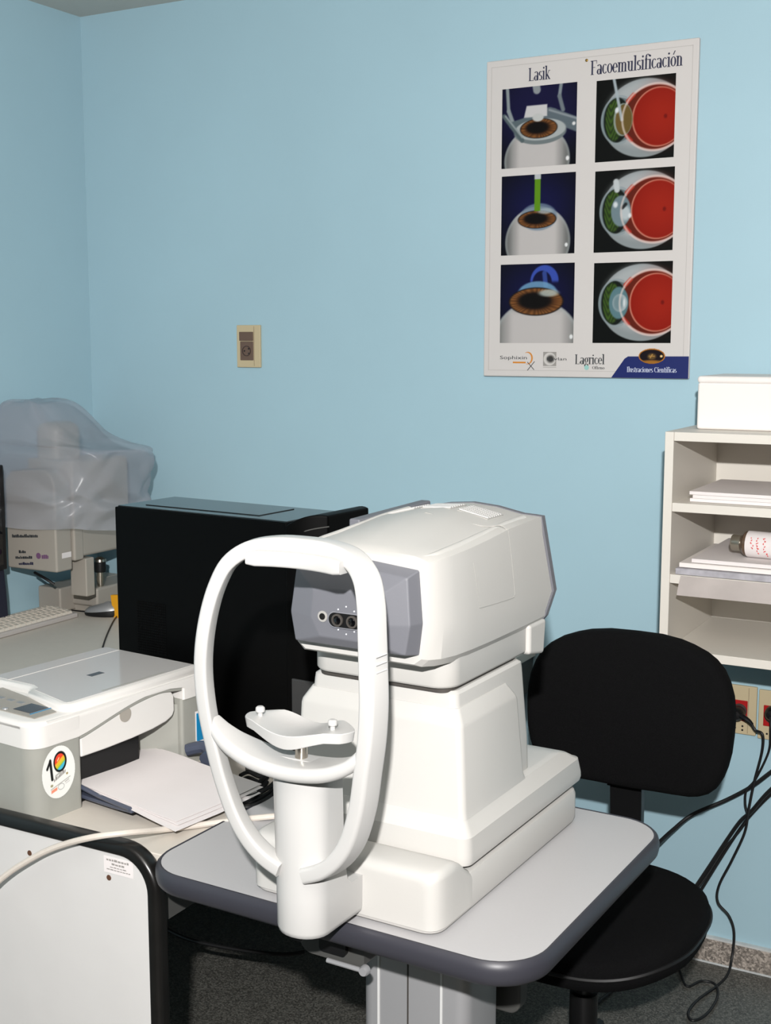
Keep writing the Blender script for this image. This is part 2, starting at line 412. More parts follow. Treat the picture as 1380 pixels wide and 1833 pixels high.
for (wx, y0, y1, z, r) in ((.150, .083, .494, .068, .016), (.1515, .0815, .497, .074, .017), (.1515, .0815, .496, .082, .017), (.151, .082, .483, .107, .016), (.150, .083, .478, .1085, .016), (.142, .091, .455, .121, .013), (.1385, .0945, .432, .1285, .012), (.132, .1, .41, .131, .012)):
    sk.append(ring_xy(-wx, wx, y0, y1, r, z, 5))
MB().loft(sk).build('carriage', W, ai, sharp=24)
pd = []
for (wx, y0, y1, z) in ((.128, .108, .336, .128), (.1265, .109, .334, .18), (.1175, .111, .332, .285), (.1165, .112, .331, .294), (.112, .117, .326, .298)):
    pd.append(ring_xy(-wx, wx, y0, y1, .012, z, 4))
ped = MB().loft(pd).build('pedestal', W, ai, sharp=24)
pd = []
for (wx, y0, y1, z) in ((.1395, .0945, .300, .127), (.1375, .0965, .296, .137), (.1315, .0985, .284, .252), (.130, .0995, .281, .258), (.1195, .1095, .270, .276)):
    pd.append(ring_xy(-wx, wx, y0, y1, .010, z, 4))
MB().loft(pd).build('pedestal_cladding', W, ped, sharp=24)
cl_ = []
for (ins, z) in ((.006, .302), (.002, .303), (0, .307), (0, .352)):
    cl_.append(ring_xy(-.114 + ins, .114 - ins, .100 + ins, .365, (.03, .03, .008, .008), z, 8))
MB().loft(cl_).build('collar', W, ai, sharp=50)
MB().loft([ring_xy(-.108, .108, .108, .33, .02, .296), ring_xy(-.108, .108, .108, .33, .02, .304)]).build('collar_gap', MT['gap'], ai)

# head housing: cross-sections along y
secs = [ # y, wb, zb, wl, zl, wm, zm, ws, zs, wr, zr, zt
    (.050, .086, .3475, .097, .356, .1015, .404, .098, .480, .080, .4865, .490),
    (.058, .093, .3435, .104, .354, .1085, .4035, .1035, .483, .082, .4905, .4945),
    (.075, .103, .342, .113, .353, .1175, .402, .110, .4855, .085, .493, .499),
    (.105, .110, .3405, .119, .352, .1235, .399, .1145, .4875, .086, .4945, .5055),
    (.150, .112, .3395, .121, .351, .1255, .396, .116, .490, .086, .4965, .513),
    (.210, .112, .3385, .121, .350, .126, .3935, .117, .495, .085, .502, .5195),
    (.270, .112, .338, .121, .350, .126, .391, .1175, .501, .084, .507, .5225),
    (.330, .112, .338, .121, .350, .1255, .389, .1175, .504, .084, .5075, .522),
    (.380, .112, .338, .120, .350, .1245, .387, .1165, .5045, .084, .5065, .5185)]
def head_ring(s, f=None):
    y, wb, zb, wl, zl, wm, zm, ws, zs, wr, zr, zt = s
    half = [(wb, zb), (wl, zl), (wm, zm), (ws, zs), ((ws * .6 + wr * .4), zs * .45 + zr * .55), (wr, zr), (wr * .5, zr * .3 + zt * .7)]
    pts = [(0, zb)] + half + [(0, zt)] + [(-a, c) for a, c in half[::-1]]
    return [(a, y if f is None else f(c), c) for a, c in pts]
def rear_y(d): return lambda z: d + .034 * max(0, 1 - abs(z - .388) / (.06 if z < .388 else .12))
hr = [head_ring(s) for s in secs] + [head_ring((.39,) + secs[-1][1:], rear_y(.386))]
hd = MB().loft(hr).build('head_housing', W, ai, sharp=16)
s0 = list(secs[-1]); s1 = list(secs[-1])
for k in (1, 3, 5, 7, 9): s0[k] += .0012; s1[k] -= .006
for k in (8, 10, 11): s0[k] += .0012; s1[k] -= .006
rs = [head_ring(s0, rear_y(.386)), head_ring(s0, rear_y(.397)), head_ring(s1, rear_y(.404))]
MB().loft(rs).build('rear_shell', MT['grey'], ai, sharp=20)
# operator screen hinged on the far rear corner
MB().add([(-.119, .215, .480), (-.119, .436, .480), (-.119, .436, .5105), (-.119, .215, .506), (-.100, .215, .480), (-.100, .436, .480), (-.100, .436, .5105), (-.100, .215, .506)],
         [(0, 3, 2, 1), (4, 5, 6, 7), (0, 1, 5, 4), (1, 2, 6, 5), (2, 3, 7, 6), (3, 0, 4, 7)]).build('screen_arm', MT['grey'], ai, bevel=.003)
for sx in (-1, 1):
    x0, x1 = (.085, .121) if sx > 0 else (-.121, -.085)
    MB().add([(x0, .343, .346), (x1, .343, .346), (x1, .343, .300), (x0, .343, .300), (x0, .405, .346), (x1, .405, .346), (x1, .398, .291), (x0, .398, .291)],
             [(0, 1, 2, 3), (7, 6, 5, 4), (0, 4, 5, 1), (1, 5, 6, 2), (2, 6, 7, 3), (3, 7, 4, 0)]).build('rear_foot', W, hd, bevel=.006)
for sx in (-1, 1):
    rd = MB(); tube(rd, [(sx * a, y, z - .0035) for a, y, z in ((0, .058, .4895), (.05, .0585, .489), (.082, .064, .4875), (.0955, .080, .4895), (.0985, .11, .4925), (.099, .16, .4955), (.099, .22, .500), (.099, .29, .505), (.0985, .36, .507))], .0062, 10, 5)
    rd.build('top_ridge', W, hd, sharp=80)
# vents on top: each a light louvred plate
def head_z(x, y):
    ys = [s[0] for s in secs]; i = max(0, min(len(secs) - 2, int(np.searchsorted(ys, y)) - 1)); t = (y - ys[i]) / (ys[i + 1] - ys[i])
    g = lambda k: secs[i][k] * (1 - t) + secs[i + 1][k] * t
    wr, zr, zt = g(9), g(10), g(11); a = abs(x); zm = zr * .3 + zt * .7
    return zt + (zm - zt) * a / (wr * .5) if a < wr * .5 else zm + (zr - zm) * (a - wr * .5) / (wr * .5)
for cxv in (-.074, -.012, .050):
    vp = MB()
    X0, X1, Y0, Y1 = cxv - .025, cxv + .025, .288, .342
    vp.add([(X0, Y0, head_z(X0, Y0) - .002), (X1, Y0, head_z(X1, Y0) - .002), (X1, Y1, head_z(X1, Y1) - .002), (X0, Y1, head_z(X0, Y1) - .002),
            (X0, Y0, head_z(X0, Y0) + .0012), (X1, Y0, head_z(X1, Y0) + .0012), (X1, Y1, head_z(X1, Y1) + .0012), (X0, Y1, head_z(X0, Y1) + .0012)],
           [(0, 3, 2, 1), (4, 5, 6, 7), (0, 1, 5, 4), (1, 2, 6, 5), (2, 3, 7, 6), (3, 0, 4, 7)])
    v = vp.build('vent', MT['seam'], hd)
    for k in range(7):
        yy = Y0 + .004 + k * .0072
        sl = MB()
        sl.add([(X0 + .001, yy, head_z(X0, yy) + .001), (X1 - .001, yy, head_z(X1, yy) + .001), (X1 - .001, yy + .0045, head_z(X1, yy) + .0008), (X0 + .001, yy + .0045, head_z(X0, yy) + .0008),
                (X0 + .001, yy, head_z(X0, yy) + .0032), (X1 - .001, yy, head_z(X1, yy) + .0032), (X1 - .001, yy + .0045, head_z(X1, yy) + .003), (X0 + .001, yy + .0045, head_z(X0, yy) + .003)],
               [(0, 3, 2, 1), (4, 5, 6, 7), (0, 1, 5, 4), (1, 2, 6, 5), (2, 3, 7, 6), (3, 0, 4, 7)])
        sl.build('slat', MT['plastic2'], v)
# seam of the side service cover
def side_pt(y, z, off=.0006):
    ys = [s[0] for s in secs]; i = max(0, min(len(secs) - 2, int(np.searchsorted(ys, y)) - 1)); t = (y - ys[i]) / (ys[i + 1] - ys[i])
    g = lambda k: secs[i][k] * (1 - t) + secs[i + 1][k] * t
    wm, zm, ws, zs = g(5), g(6), g(7), g(8)
    if z >= zm: x = wm + (ws - wm) * (z - zm) / (zs - zm)
    else: x = wm + (g(3) - wm) * (zm - z) / (zm - g(4))
    return (x + off, y, z)
seam = [(.158, .470), (.163, .420), (.166, .4085), (.172, .4055), (.265, .4015), (.2745, .4035), (.2775, .411), (.2735, .46), (.268, .4995)]
sm = MB(); tube(sm, [side_pt(y, z, -.0003) for y, z in seam], .0008, 6, 4); sm.build('service_cover_seam', MT['seam'], hd)
sm = MB(); tube(sm, [(.117, .268, .5), (.106, .262, head_z(.08, .262) - .0005), (.084, .25, head_z(.082, .25)), (.0, .235, head_z(0, .235) + .0003)], .0007, 6, 4); sm.build('top_seam', MT['seam'], hd)

# grey front panel with its facets
o1 = [(-.094, .3605), (.094, .3605), (.0995, .404), (.094, .474), (0, .483), (-.094, .474), (-.0995, .404)]
o2 = [(-.086, .364), (.086, .364), (.0935, .404), (.0865, .466), (0, .474), (-.0865, .466), (-.0935, .404)]
o3 = [(-.040, .377), (.040, .377), (.054, .402), (.050, .440), (0, .443), (-.050, .440), (-.054, .402)]
fpV = [(x, .060, z) for x, z in o1] + [(x, .0495, z) for x, z in o1] + [(x, .026 + .10 * max(0, z - .404) * .9, z) for x, z in o2] + [(x, .0165, z) for x, z in o3]
F = []
n = 7
for a in range(3):
    for j in range(n): F.append((a * n + j, a * n + (j + 1) % n, (a + 1) * n + (j + 1) % n, (a + 1) * n + j))
F.append(tuple(3 * n + j for j in range(n)))
fpo = MB().add(fpV, F).build('front_panel', MT['grey'], ai, bevel=.0022, seg=2, angle=8)
# recessed optics
wn = MB().prism(rrect(-.0245, .0295, .3925, .4145, .0105, 8), .0135, .020).build('optics_bezel', MT['bezel'], fpo)
MB().prism(rrect(-.023, .028, .394, .413, .0095, 8), .0128, .0145).build('optics_window', MT['black'], fpo)
for lx_ in (-.0085, .0145):
    lo = MB().lathe([(.0085, -.0), (.0085, -.003), (.006, -.0032), (.006, 0)], 20, (lx_, .0132, .4035), 'y').build('lens', MT['gap'], fpo)
    MB().lathe([(0, -.0036), (.0045, -.0028), (.0058, -.0015), (.0058, 0), (0, 0)], 20, (lx_, .0132, .4035), 'y').build('lens_glass', MT['glass'], lo)
for sx in (-1, 1):
    po = MB().lathe([(.0042, .002), (.0075, .002), (.0075, -.0012), (.0042, -.0012)], 20, (sx * .0345, .0165, .405), 'y').build('alignment_port', MT['seam'], fpo)
    MB().lathe([(0, -.0006), (.0045, -.0006), (.0045, .002), (0, .002)], 18, (sx * .0345, .0152, .405), 'y').build('port_glass', MT['glass'], po)
    MB().lathe([(0, -.0006), (.0055, -.0012), (.0062, .002), (0, .002)], 16, (sx * .0715, .0325, .3695), 'y').build('screw_cap', MT['seam'], fpo)
for (dx, dz) in ((0, .0185), (-.0125, .0135), (.0125, .0135), (0, -.0185), (-.0125, -.0138), (.0125, -.0138)):
    MB().lathe([(0, -.0008), (.001, -.0005), (.0013, .001), (0, .001)], 8, (.0025 + dx, .0163, .4035 + dz), 'y').build('led', MT['ledw'], fpo)

# ---- chin rest: column, oval frame, shelf, cup
colr = []
def col_ring(wx, yf, yb, z): 
    P = [(-wx, yb, z), (-wx, yf + .03, z)]
    for k in range(1, 12):
        a = R(180 + 180 * k / 12); P.append((wx * math.cos(a), yf + .03 + .03 * math.sin(a), z))
    P += [(wx, yf + .03, z), (wx, yb, z)]
    return P
cr_ = []
for (wx, yf, yb, z) in ((.031, -.106, -.004, .0125), (.0355, -.112, -.001, .016), (.037, -.1135, -.0005, .022), (.0375, -.1135, -.0005, .066)):
    cr_.append(col_ring(wx, yf, yb, z))
cc = MB().loft(cr_).build('chin_rest_column', MT['plastic2'], ai, sharp=50)
MB().loft([col_ring(.0375, -.1135, -.030, .066), col_ring(.0375, -.1135, -.038, .075), col_ring(.0385, -.1135, -.047, .11), col_ring(.041, -.115, -.055, .236)]).build('upper_column', MT['plastic2'], cc, sharp=50)
MB().prism(rrect(-.02, .0, .0, .008, .002), -.09, -.02).build('mounting_foot', MT['black'], cc)

half = [(0, .5165, -.089), (.040, .5150, -.091), (.074, .5075, -.098), (.098, .4890, -.109), (.1105, .4600, -.119), (.1175, .4250, -.128), (.122, .385, -.1335), (.1235, .345, -.1345), (.120, .300, -.133), (.112, .255, -.130), (.1025, .210, -.1255), (.087, .165, -.1215), (.068, .135, -.1195), (.044, .114, -.118), (.018, .102, -.117)]
path = [(-x, y, z) for x, z, y in half[:0:-1]] + [(x, y, z) for x, z, y in half]
P = smooth_path(path, 5)
prof = [(a, b) for a, b in rrect(-.0102, .0102, -.0, .029, .0048, 4)]   # in-plane, depth
rings = []
for i, p in enumerate(P):
    t = P[min(i + 1, len(P) - 1)] - P[max(i - 1, 0)]; t = np.array([t[0], 0, t[2]]); t /= np.linalg.norm(t)
    nrm = np.array([-t[2], 0, t[0]])
    dep = 1.0
    rings.append([p + nrm * (a + .30 * bb_ * abs(nrm[0]) ** 1.5) + np.array([0, 1, 0]) * bb_ * dep for a, bb_ in prof])
fr = MB().loft(rings).build('chin_rest_frame', MT['plastic2'], ai, sharp=60)
# marks at eye height
for k in range(3):
    mk = MB(); z = .402 - k * .0095
    tube(mk, [(.1345, -.126, z), (.1368, -.118, z + .001), (.1392, -.110, z + .002)], .0011, 6, 3); mk.build('eye_height_mark', MT['plastic2'], fr)
# shelf bar
sb = [(-.117, .287), (-.105, .271), (-.085, .256), (-.05, .243), (0, .2375), (.05, .243), (.085, .256), (.105, .271), (.117, .287)]
SP = smooth_path([(a, 0, c) for a, c in sb], 5); rings = []
for i, p in enumerate(SP):
    t = SP[min(i + 1, len(SP) - 1)] - SP[max(i - 1, 0)]; t /= np.linalg.norm(t); nrm = np.array([-t[2], 0, t[0]])
    u = max(0, 1 - (p[0] / .118) ** 2); dep = .029 + .037 * u ** .8; yf = -.1335 + .004 * (1 - u) ** 3; hh = .0095 - .0035 * (1 - u) ** 3; dep -= .008 * (1 - u) ** 3
    rings.append([np.array([p[0], yf, p[2]]) + nrm * a + np.array([0, 1, 0]) * b_ for a, b_ in rrect(-hh, hh, 0, dep, min(.008, hh * .85), 4)])
shf = MB().loft(rings).build('chin_rest_bar', MT['plastic2'], ai, sharp=60)
MB().box(-.034, .034, -.101, -.079, .2455, .2485).build('scale_plate', MT['plastic2'], shf, bevel=.0008, seg=1)
MB().lathe([(0, 0), (.0082, 0), (.0082, .03), (0, .03)], 20, (.003, -.091, .2455)).build('chin_post', MT['chrome'], shf)
# forehead band: inside the top of the frame
fb = []
for k in range(13):
    a = -.070 + .140 * k / 12
    u = 1 - (a / .075) ** 2
    fb.append((a + .002, .4985 + .0015 * u, -.1115 + .0125 * u))
rings = []
for i, (x, z, y) in enumerate(fb):
    ins = .002 if i in (0, 12) else 0
    rings.append([(x, y + bq, z + aq) for aq, bq in rrect(-.0098 + ins, .0100 - ins, ins, .03, .003, 3)])
MB().loft(rings).build('forehead_rest', MT['plastic2'], ai, sharp=50)
# chin cup: a dished saddle with upturned ears
nx, ny = 25, 13
def cup(x, y):
    # local x -1..1, y -1..1
    ear = .011 * abs(x) ** 2.2
    dish = -.0155 * math.exp(-((x / .55) ** 2)) * (0.75 + .25 * y)
    lip = .004 * max(0, y) ** 2 * (1 - abs(x)) + .003 * (1 - y) * 0
    return .2885 + .007 + dish + ear * .35 - .0035 * max(0, abs(x) - .75) / .25 + lip
def cup_xy(i, j):
    x = -1 + 2 * i / (nx - 1); y = -1 + 2 * j / (ny - 1)
    hw = .080 * (1 - .10 * (y * y)) - .012 * max(0, y)
    hd_ = .032 * (1 - .35 * abs(x) ** 3) + .006 * math.cos(x * math.pi / 2)
    yo = -.003 * math.cos(x * math.pi / 2) * (1 if y < 0 else .2)
    return x, y, x * hw + .003, -.091 + y * hd_ + yo
V = []; F = []
for j in range(ny):
    for i in range(nx):
        x, y, X, Y = cup_xy(i, j); V.append((X, Y, cup(x, y)))
for j in range(ny):
    for i in range(nx):
        x, y, X, Y = cup_xy(i, j); V.append((X * .97, -.094 + (Y + .094) * .94, cup(x, y) - .0135 - .005 * math.exp(-(x / .5) ** 2)))
K = nx * ny
for j in range(ny - 1):
    for i in range(nx - 1):
        a = j * nx + i; F.append((a, a + 1, a + nx + 1, a + nx)); F.append((K + a, K + a + nx, K + a + nx + 1, K + a + 1))
loop = [i for i in range(nx)] + [j * nx + nx - 1 for j in range(1, ny)] + [(ny - 1) * nx + i for i in range(nx - 2, -1, -1)] + [j * nx for j in range(ny - 2, 0, -1)]
for k in range(len(loop)):
    a, b2 = loop[k], loop[(k + 1) % len(loop)]; F.append((a, K + a, K + b2, b2))
cp = MB().add(V, F).build('chin_cup', MT['plastic2'], ai, bevel=.0025, seg=3, angle=50)
for px_ in (-.055, .055):
    MB().lathe([(0, 0), (.0032, 0), (.0032, .010), (.0058, .0102), (.0062, .0125), (.0058, .0155), (.004, .017), (0, .0172)], 16, (px_, -.098, .2905)).build('paper_pin', MT['plastic2'], cp)

# ------------------------------------------------------------------ desk with end panel
TD = 0.74
dk = empty('computer_desk', (-1.9, 2.2, 0)); tag(dk, 'cream laminate desk in the corner with black trimmed end panel', 'desk')
def W2(o): return np.array(o.location[:])
def sub(P, o): return tuple(np.array(P) - np.array(o.location[:]))
dX0, dX1, dY0, dY1 = WXL + .004, -1.185, 1.4385, WY - .004
L0 = np.array(dk.location[:])
MB().box(dX0 - L0[0], dX1 - L0[0], dY0 - L0[1], dY1 - L0[1], TD - .025, TD).build('worktop', MT['desk'], dk, bevel=.002, seg=2)
MB().box(dX1 - .03 - L0[0], dX1 - L0[0] - .008, dY0 + .001 - L0[1], dY1 - L0[1], TD - .115, TD - .0252).build('apron', MT['darkgrey'], dk)
for (lx_, ly_) in ((dX0 + .03, 2.9), (dX1 - .06, 2.9), (dX0 + .03, 1.5)):
    MB().box(lx_ - L0[0] - .02, lx_ - L0[0] + .02, ly_ - L0[1] - .02, ly_ - L0[1] + .02, 0, TD - .0252).build('leg', MT['black'], dk)
MB().box(dX0 - L0[0], dX1 - L0[0] - .035, dY1 - .06 - L0[1], dY1 - .04 - L0[1], .25, TD - .0252).build('modesty_panel', MT['deskpanel'], dk)
# end panel: white board with a fat rounded black trim
dk2 = empty('desk_end_panel', (-1.9, 2.2, 0)); tag(dk2, 'white panel with rounded black edge and screw holes at the desk end', 'panel')
PYF, PT = 1.412, .757
px1 = -1.171
ep_b = MB().prism([(a, c) for a, c in rrect(-2.03 - L0[0], px1 - .017 - L0[0], .0, PT - .017, (.001, .001, .056, .001), 10)], PYF - L0[1], PYF + .022 - L0[1]).build('board', MT['deskpanel'], dk2)
# trim follows the top edge and the right edge
pth = [(-2.03, PT - .011)]
pth += [(px1 - .011 - .061 + .061 * math.cos(R(90 - 9 * k)), PT - .011 - .061 + .061 * math.sin(R(90 - 9 * k))) for k in range(11)]
pth += [(px1 - .011, .4), (px1 - .011, .02)]
rings = []
for i, (a, c) in enumerate(pth):
    p0 = pth[max(0, i - 1)]; p1 = pth[min(len(pth) - 1, i + 1)]
    t = np.array([p1[0] - p0[0], p1[1] - p0[1]]); t /= np.linalg.norm(t); nn = (-t[1], t[0])
    rings.append([(a - L0[0] + nn[0] * q, PYF + .011 - L0[1] + dd, c + nn[1] * q) for q, dd in rrect(-.0095, .011, -.0145, .0145, (.004, .009, .009, .004), 4)])
MB().loft(rings).build('edge_trim', MT['trim'], dk2, sharp=60)
for (u, v) in ((53, 1527), (195, 1571)):
    q = pY(u, v, PYF)
    MB().lathe([(0, -.0008), (.0042, -.0008), (.0046, -.0002), (.0046, .004), (0, .004)], 16, (q[0] - L0[0], PYF - L0[1], q[2]), 'y').build('screw_hole', MT['brown'], ep_b)
# printed tag near the corner
qa = pY(186, 1531, PYF); qb = pY(238, 1573, PYF)
lb = MB().box(qa[0] - L0[0], qb[0] - L0[0], PYF - .0007 - L0[1], PYF - L0[1], qb[2], qa[2]).build('paper_tag', MT['paper'], ep_b)
lw, lh = qb[0] - qa[0], qa[2] - qb[2]
for (x0, x1, zc, th_) in ((.10, .88, .84, .07), (.28, .72, .60, .06), (.22, .80, .40, .035), (.1, .92, .24, .035)):
    mbw = MB(); x = x0
    while x < x1:
        wl = random.uniform(.05, .11)
        mbw.box(qa[0] + lw * x - L0[0], qa[0] + lw * min(x + wl, x1) - L0[0], PYF - .0011 - L0[1], PYF - .0006 - L0[1], qb[2] + lh * (zc - th_), qb[2] + lh * (zc + th_ * random.uniform(.3, 1)))
        x += wl + .025
    mbw.build('print_line', MT['inkgr'], lb)

# ------------------------------------------------------------------ computer tower
PB = pZ(500, 1362, TD); pr = R(-4)
_n = np.array([-math.sin(pr), math.cos(pr), 0]); _d = ray(206, 930); PA = CAM + _d * ((PB - CAM) @ _n) / (_d @ _n); PA[2] = TD
_d = ray(206, 907); PH = (CAM + _d * ((PB - CAM) @ _n) / (_d @ _n))[2] - TD; _d = ray(512, 934); PLEN = float(np.linalg.norm((CAM + _d * ((PB - CAM) @ _n) / (_d @ _n) - PA)[:2]))
print('TOWER', PA, PH, PLEN)
pc = empty('computer_tower', PA, pr); tag(pc, 'black desktop computer tower with glossy top behind the printer', 'computer')
H, Lb, Wd = PH, PLEN, .175
MB().box(0, Lb, 0, Wd, .004, H).build('case', MT['pcblack'], pc, bevel=.002, seg=2)
MB().box(.004, Lb - .002, .004, Wd - .004, H - .001, H + .003).build('top_panel', MT['pctop'], pc, bevel=.002, seg=2)
MB().box(.05, Lb - .09, .035, Wd - .03, H + .002, H + .0045).build('top_inlay', MT['pctop'], pc, bevel=.002, seg=2)
bz = []
for k in range(9):
    t = k / 8; x = Lb + .075 * t; zt = H - .004 + .022 * math.sin(t * math.pi * .62)
    bz.append([(x, -.004 + .03 * t * t, .004), (x, Wd + .003 - .02 * t * t, .004), (x, Wd + .003 - .02 * t * t, zt), (x, -.004 + .03 * t * t, zt)])
MB().loft(bz).build('front_bezel', MT['pcblack'], pc, bevel=.003, seg=2, angle=50)
MB().box(Lb + .012, Lb + .07, -.006, .0, .03, .165).build('bezel_side_plate', MT['plate2'], pc, bevel=.003)
tri = MB(); tube(tri, [(Lb + .02, .001, H - .018), (Lb + .05, .008, H - .008), (Lb + .08, .022, H - .002)], .0012, 6, 4); tri.build('bezel_trim', MT['darkgrey'], pc)
# punched vent in the side: a grid of small dark dimples with bright rims
vm = MB()
for i in range(15):
    for j in range(20):
        cxh, czh = .055 + i * .0052, .165 + j * .0052
        vm.add([(cxh - .0019, -.0006, czh - .0019), (cxh + .0019, -.0006, czh - .0019), (cxh + .0019, -.0006, czh + .0019), (cxh - .0019, -.0006, czh + .0019), (cxh, .0005, czh)], [(0, 1, 4), (1, 2, 4), (2, 3, 4), (3, 0, 4)])
vo = vm.build('side_vent', MT['pcblack'], pc); vo['kind'] = 'stuff'
for fx in (.05, .37):
    for fy in (.03, Wd - .03):
        MB().box(fx, fx + .03, fy - .01, fy + .01, 0, .005).build('rubber_foot', MT['black'], pc)

# ------------------------------------------------------------------ printer (local x = towards its paper side, y along its width)
PP = pZ(81, 1471, TD); PR = R(-6)
pn = empty('printer', PP, PR); tag(pn, 'grey and white all-in-one printer with round number ten sticker', 'printer')
y0, y1, xb, HB = -.019, .384, -.268, .128
body = MB()
body.loft([[(p[0], p[1], z) for p in rrect(xb, 0, y0, .082, (.01, .03, .008, .003), 6)] for z in (.0, .05, HB)])
bo = body.build('near_body', MT['prgrey'], pn, sharp=50)
MB().loft([[(p[0], p[1], z) for p in rrect(xb, -.002, .322, y1, (.003, .006, .02, .01), 6)] for z in (0, HB)]).build('far_body', MT['prgrey'], pn, sharp=50)
MB().box(xb, -.12, .07, .33, 0, HB).build('rear_body', MT['prgrey'], pn)
MB().box(-.13, -.02, .075, .33, .0, .012).build('tray_floor', MT['black'], pn)
# cover band with arched lower edge
arch = []
NB = 22
for k in range(NB + 1):
    t = k / NB; yy = .080 + (.322 - .080) * t
    arch.append((yy, HB - .003 + .022 * (1 - (1 - t) ** 2.2) * 0 + .034 * math.sin(min(1, t * 1.25) * math.pi / 2) ** 1.2 * (1 - .22 * max(0, t - .8) / .2)))
top_z = .166
bandV = [(y0 + .03, HB - .003)] + [(a, min(z, top_z - .006)) for a, z in arch] + [(y1 - .006, HB + .0)]
bandT = [(a, top_z) for a, _ in bandV]
bf = MB()
n = len(bandV)
V = [(0.0015, a, z) for a, z in bandV] + [(0.0005, a, z) for a, z in bandT] + [(-.012, a, z) for a, z in bandT] + [(-.012, a, z) for a, z in bandV]
F = []
for k in range(n - 1):
    for q in range(4):
        aa, b2 = q * n, ((q + 1) % 4) * n
        F.append((aa + k, aa + k + 1, b2 + k + 1, b2 + k))
F += [(0, n, 2 * n, 3 * n), (n - 1, 4 * n - 1, 3 * n - 1, 2 * n - 1)]
bf.add(V, F).build('front_band', MT['prwhite'], pn, sharp=50)
# grey arch line under the band and the white ink door
MB().loft([[(-.001, a, min(z, top_z - .006) - .0005) for a, z in arch] + [(-.001, a, z - .006) for a, z in arch[::-1]], [(-.02, a, min(z, top_z - .006) - .0005) for a, z in arch] + [(-.02, a, z - .006) for a, z in arch[::-1]]]).build('arch_strip', MT['prgrey'], pn)
door = [(.0835, .084), (.083, .118)] + [(a, z - .0065) for a, z in arch[1:-2]] + [(.306, .140), (.307, .112), (.302, .102), (.285, .095), (.25, .0895), (.2, .086), (.14, .084)]
dr = MB().loft([[(-.004, a, z) for a, z in door], [(-.03, a, z) for a, z in door]]).build('ink_door', MT['prwhite'], pn, bevel=.004, seg=2, angle=40)
MB().lathe([(0, -.001), (.010, -.001), (.013, .0016), (.013, .004), (0, .004)], 20, (-.0062, .185, .134), 'x').build('finger_notch', MT['oct'], dr)
MB().box(-.118, -.03, .083, .24, .03, .084).build('paper_throat', MT['black'], pn)
MB().prism([(-.119, .235), (-.012, .3215), (-.119, .3215)], .012, .118, 'z').build('inner_wall', MT['prgrey'], pn)
# side band (toward the camera) and lid
lo_r = [[(p[0], p[1], z) for p in rrect(xb, 0.001, y0 - .001, y1, (.02, .03, .02, .02), 6)] for z in (HB - .003, HB + .010)]
top_r = [[(p[0], p[1], z) for p in rrect(xb - ins, .0005 + ins, y0 - .001 - ins, y1 + ins, (.02, .03, .02, .02), 6)] for ins, z in ((0, HB + .01), (0, .158), (-.004, .165), (-.012, .1675))]
# keep the paper side open below the arch: near and far shoulders only
MB().loft([[(p[0], p[1], z) for p in rrect(xb, 0.0012, y0 - .001, .079, (.02, .03, .002, .002), 6)] for z in (HB - .004, .160)]).build('near_shoulder', MT['prwhite'], pn, sharp=50)
MB().loft([[(p[0], p[1], z) for p in rrect(xb, 0.0008, .325, y1 + .001, (.002, .004, .02, .02), 6)] for z in (HB - .001, .160)]).build('far_shoulder', MT['prwhite'], pn, sharp=50)
MB().box(xb, -.11, .07, .33, HB - .004, .160).build('rear_shoulder', MT['prwhite'], pn)
deck = [[(p[0], p[1], z) for p in rrect(xb + i_, .0008 - i_, y0 - .001 + i_, y1 + .001 - i_, (.02, .03, .02, .02), 6)] for i_, z in ((0, .156), (0, .162), (.003, .166), (.009, .168))]
MB().loft(deck).build('top_deck', MT['prwhite'], pn, sharp=50)
# scanner lid: L-shaped because of the control panel at the near corner
lid = [(xb + .004, .098), (-.152, .098), (-.138, .094), (-.134, .082), (-.024, .057), (-.012, .060), (-.004, .072), (-.006, y1 - .012), (-.016, y1 - .002), (xb + .012, y1 - .002), (xb + .004, y1 - .01)]
def inset(poly, d):
    c = np.mean(np.array(poly), axis=0); out = []
    m_ = len(poly)
    for i in range(m_):
        p, a, b_ = np.array(poly[i]), np.array(poly[i - 1]), np.array(poly[(i + 1) % m_])
        e1 = (p - a) / (np.linalg.norm(p - a) + 1e-9); e2 = (b_ - p) / (np.linalg.norm(b_ - p) + 1e-9)
        nrm = np.array([-(e1[1] + e2[1]), e1[0] + e2[0]]); nrm /= np.linalg.norm(nrm) + 1e-9
        out.append(tuple(p + nrm * d))
    return out
lid_o = MB().loft([[(a, c, z) for a, c in inset(lid, d)] for d, z in ((0, .1655), (0, .173), (.002, .177), (.006, .1795), (.010, .1805))]).build('scanner_lid', MT['prwhite'], pn, sharp=50)
MB().loft([[(a, c, z) for a, c in inset(lid, .012)] for z in (.1795, .1812)]).build('lid_panel', MT['prlid'], lid_o)
MB().box(-.214, -.2125, .101, y1 - .015, .181, .1818).build('lid_ridge', MT['prwhite'], lid_o)
MB().box(-.122, -.108, .205, .235, .181, .1817).build('lid_badge', MT['lcd'], lid_o)
MB().box(-.024, -.021, .15, .30, .181, .1816).build('lid_finger_line', MT['prgrey'], lid_o)
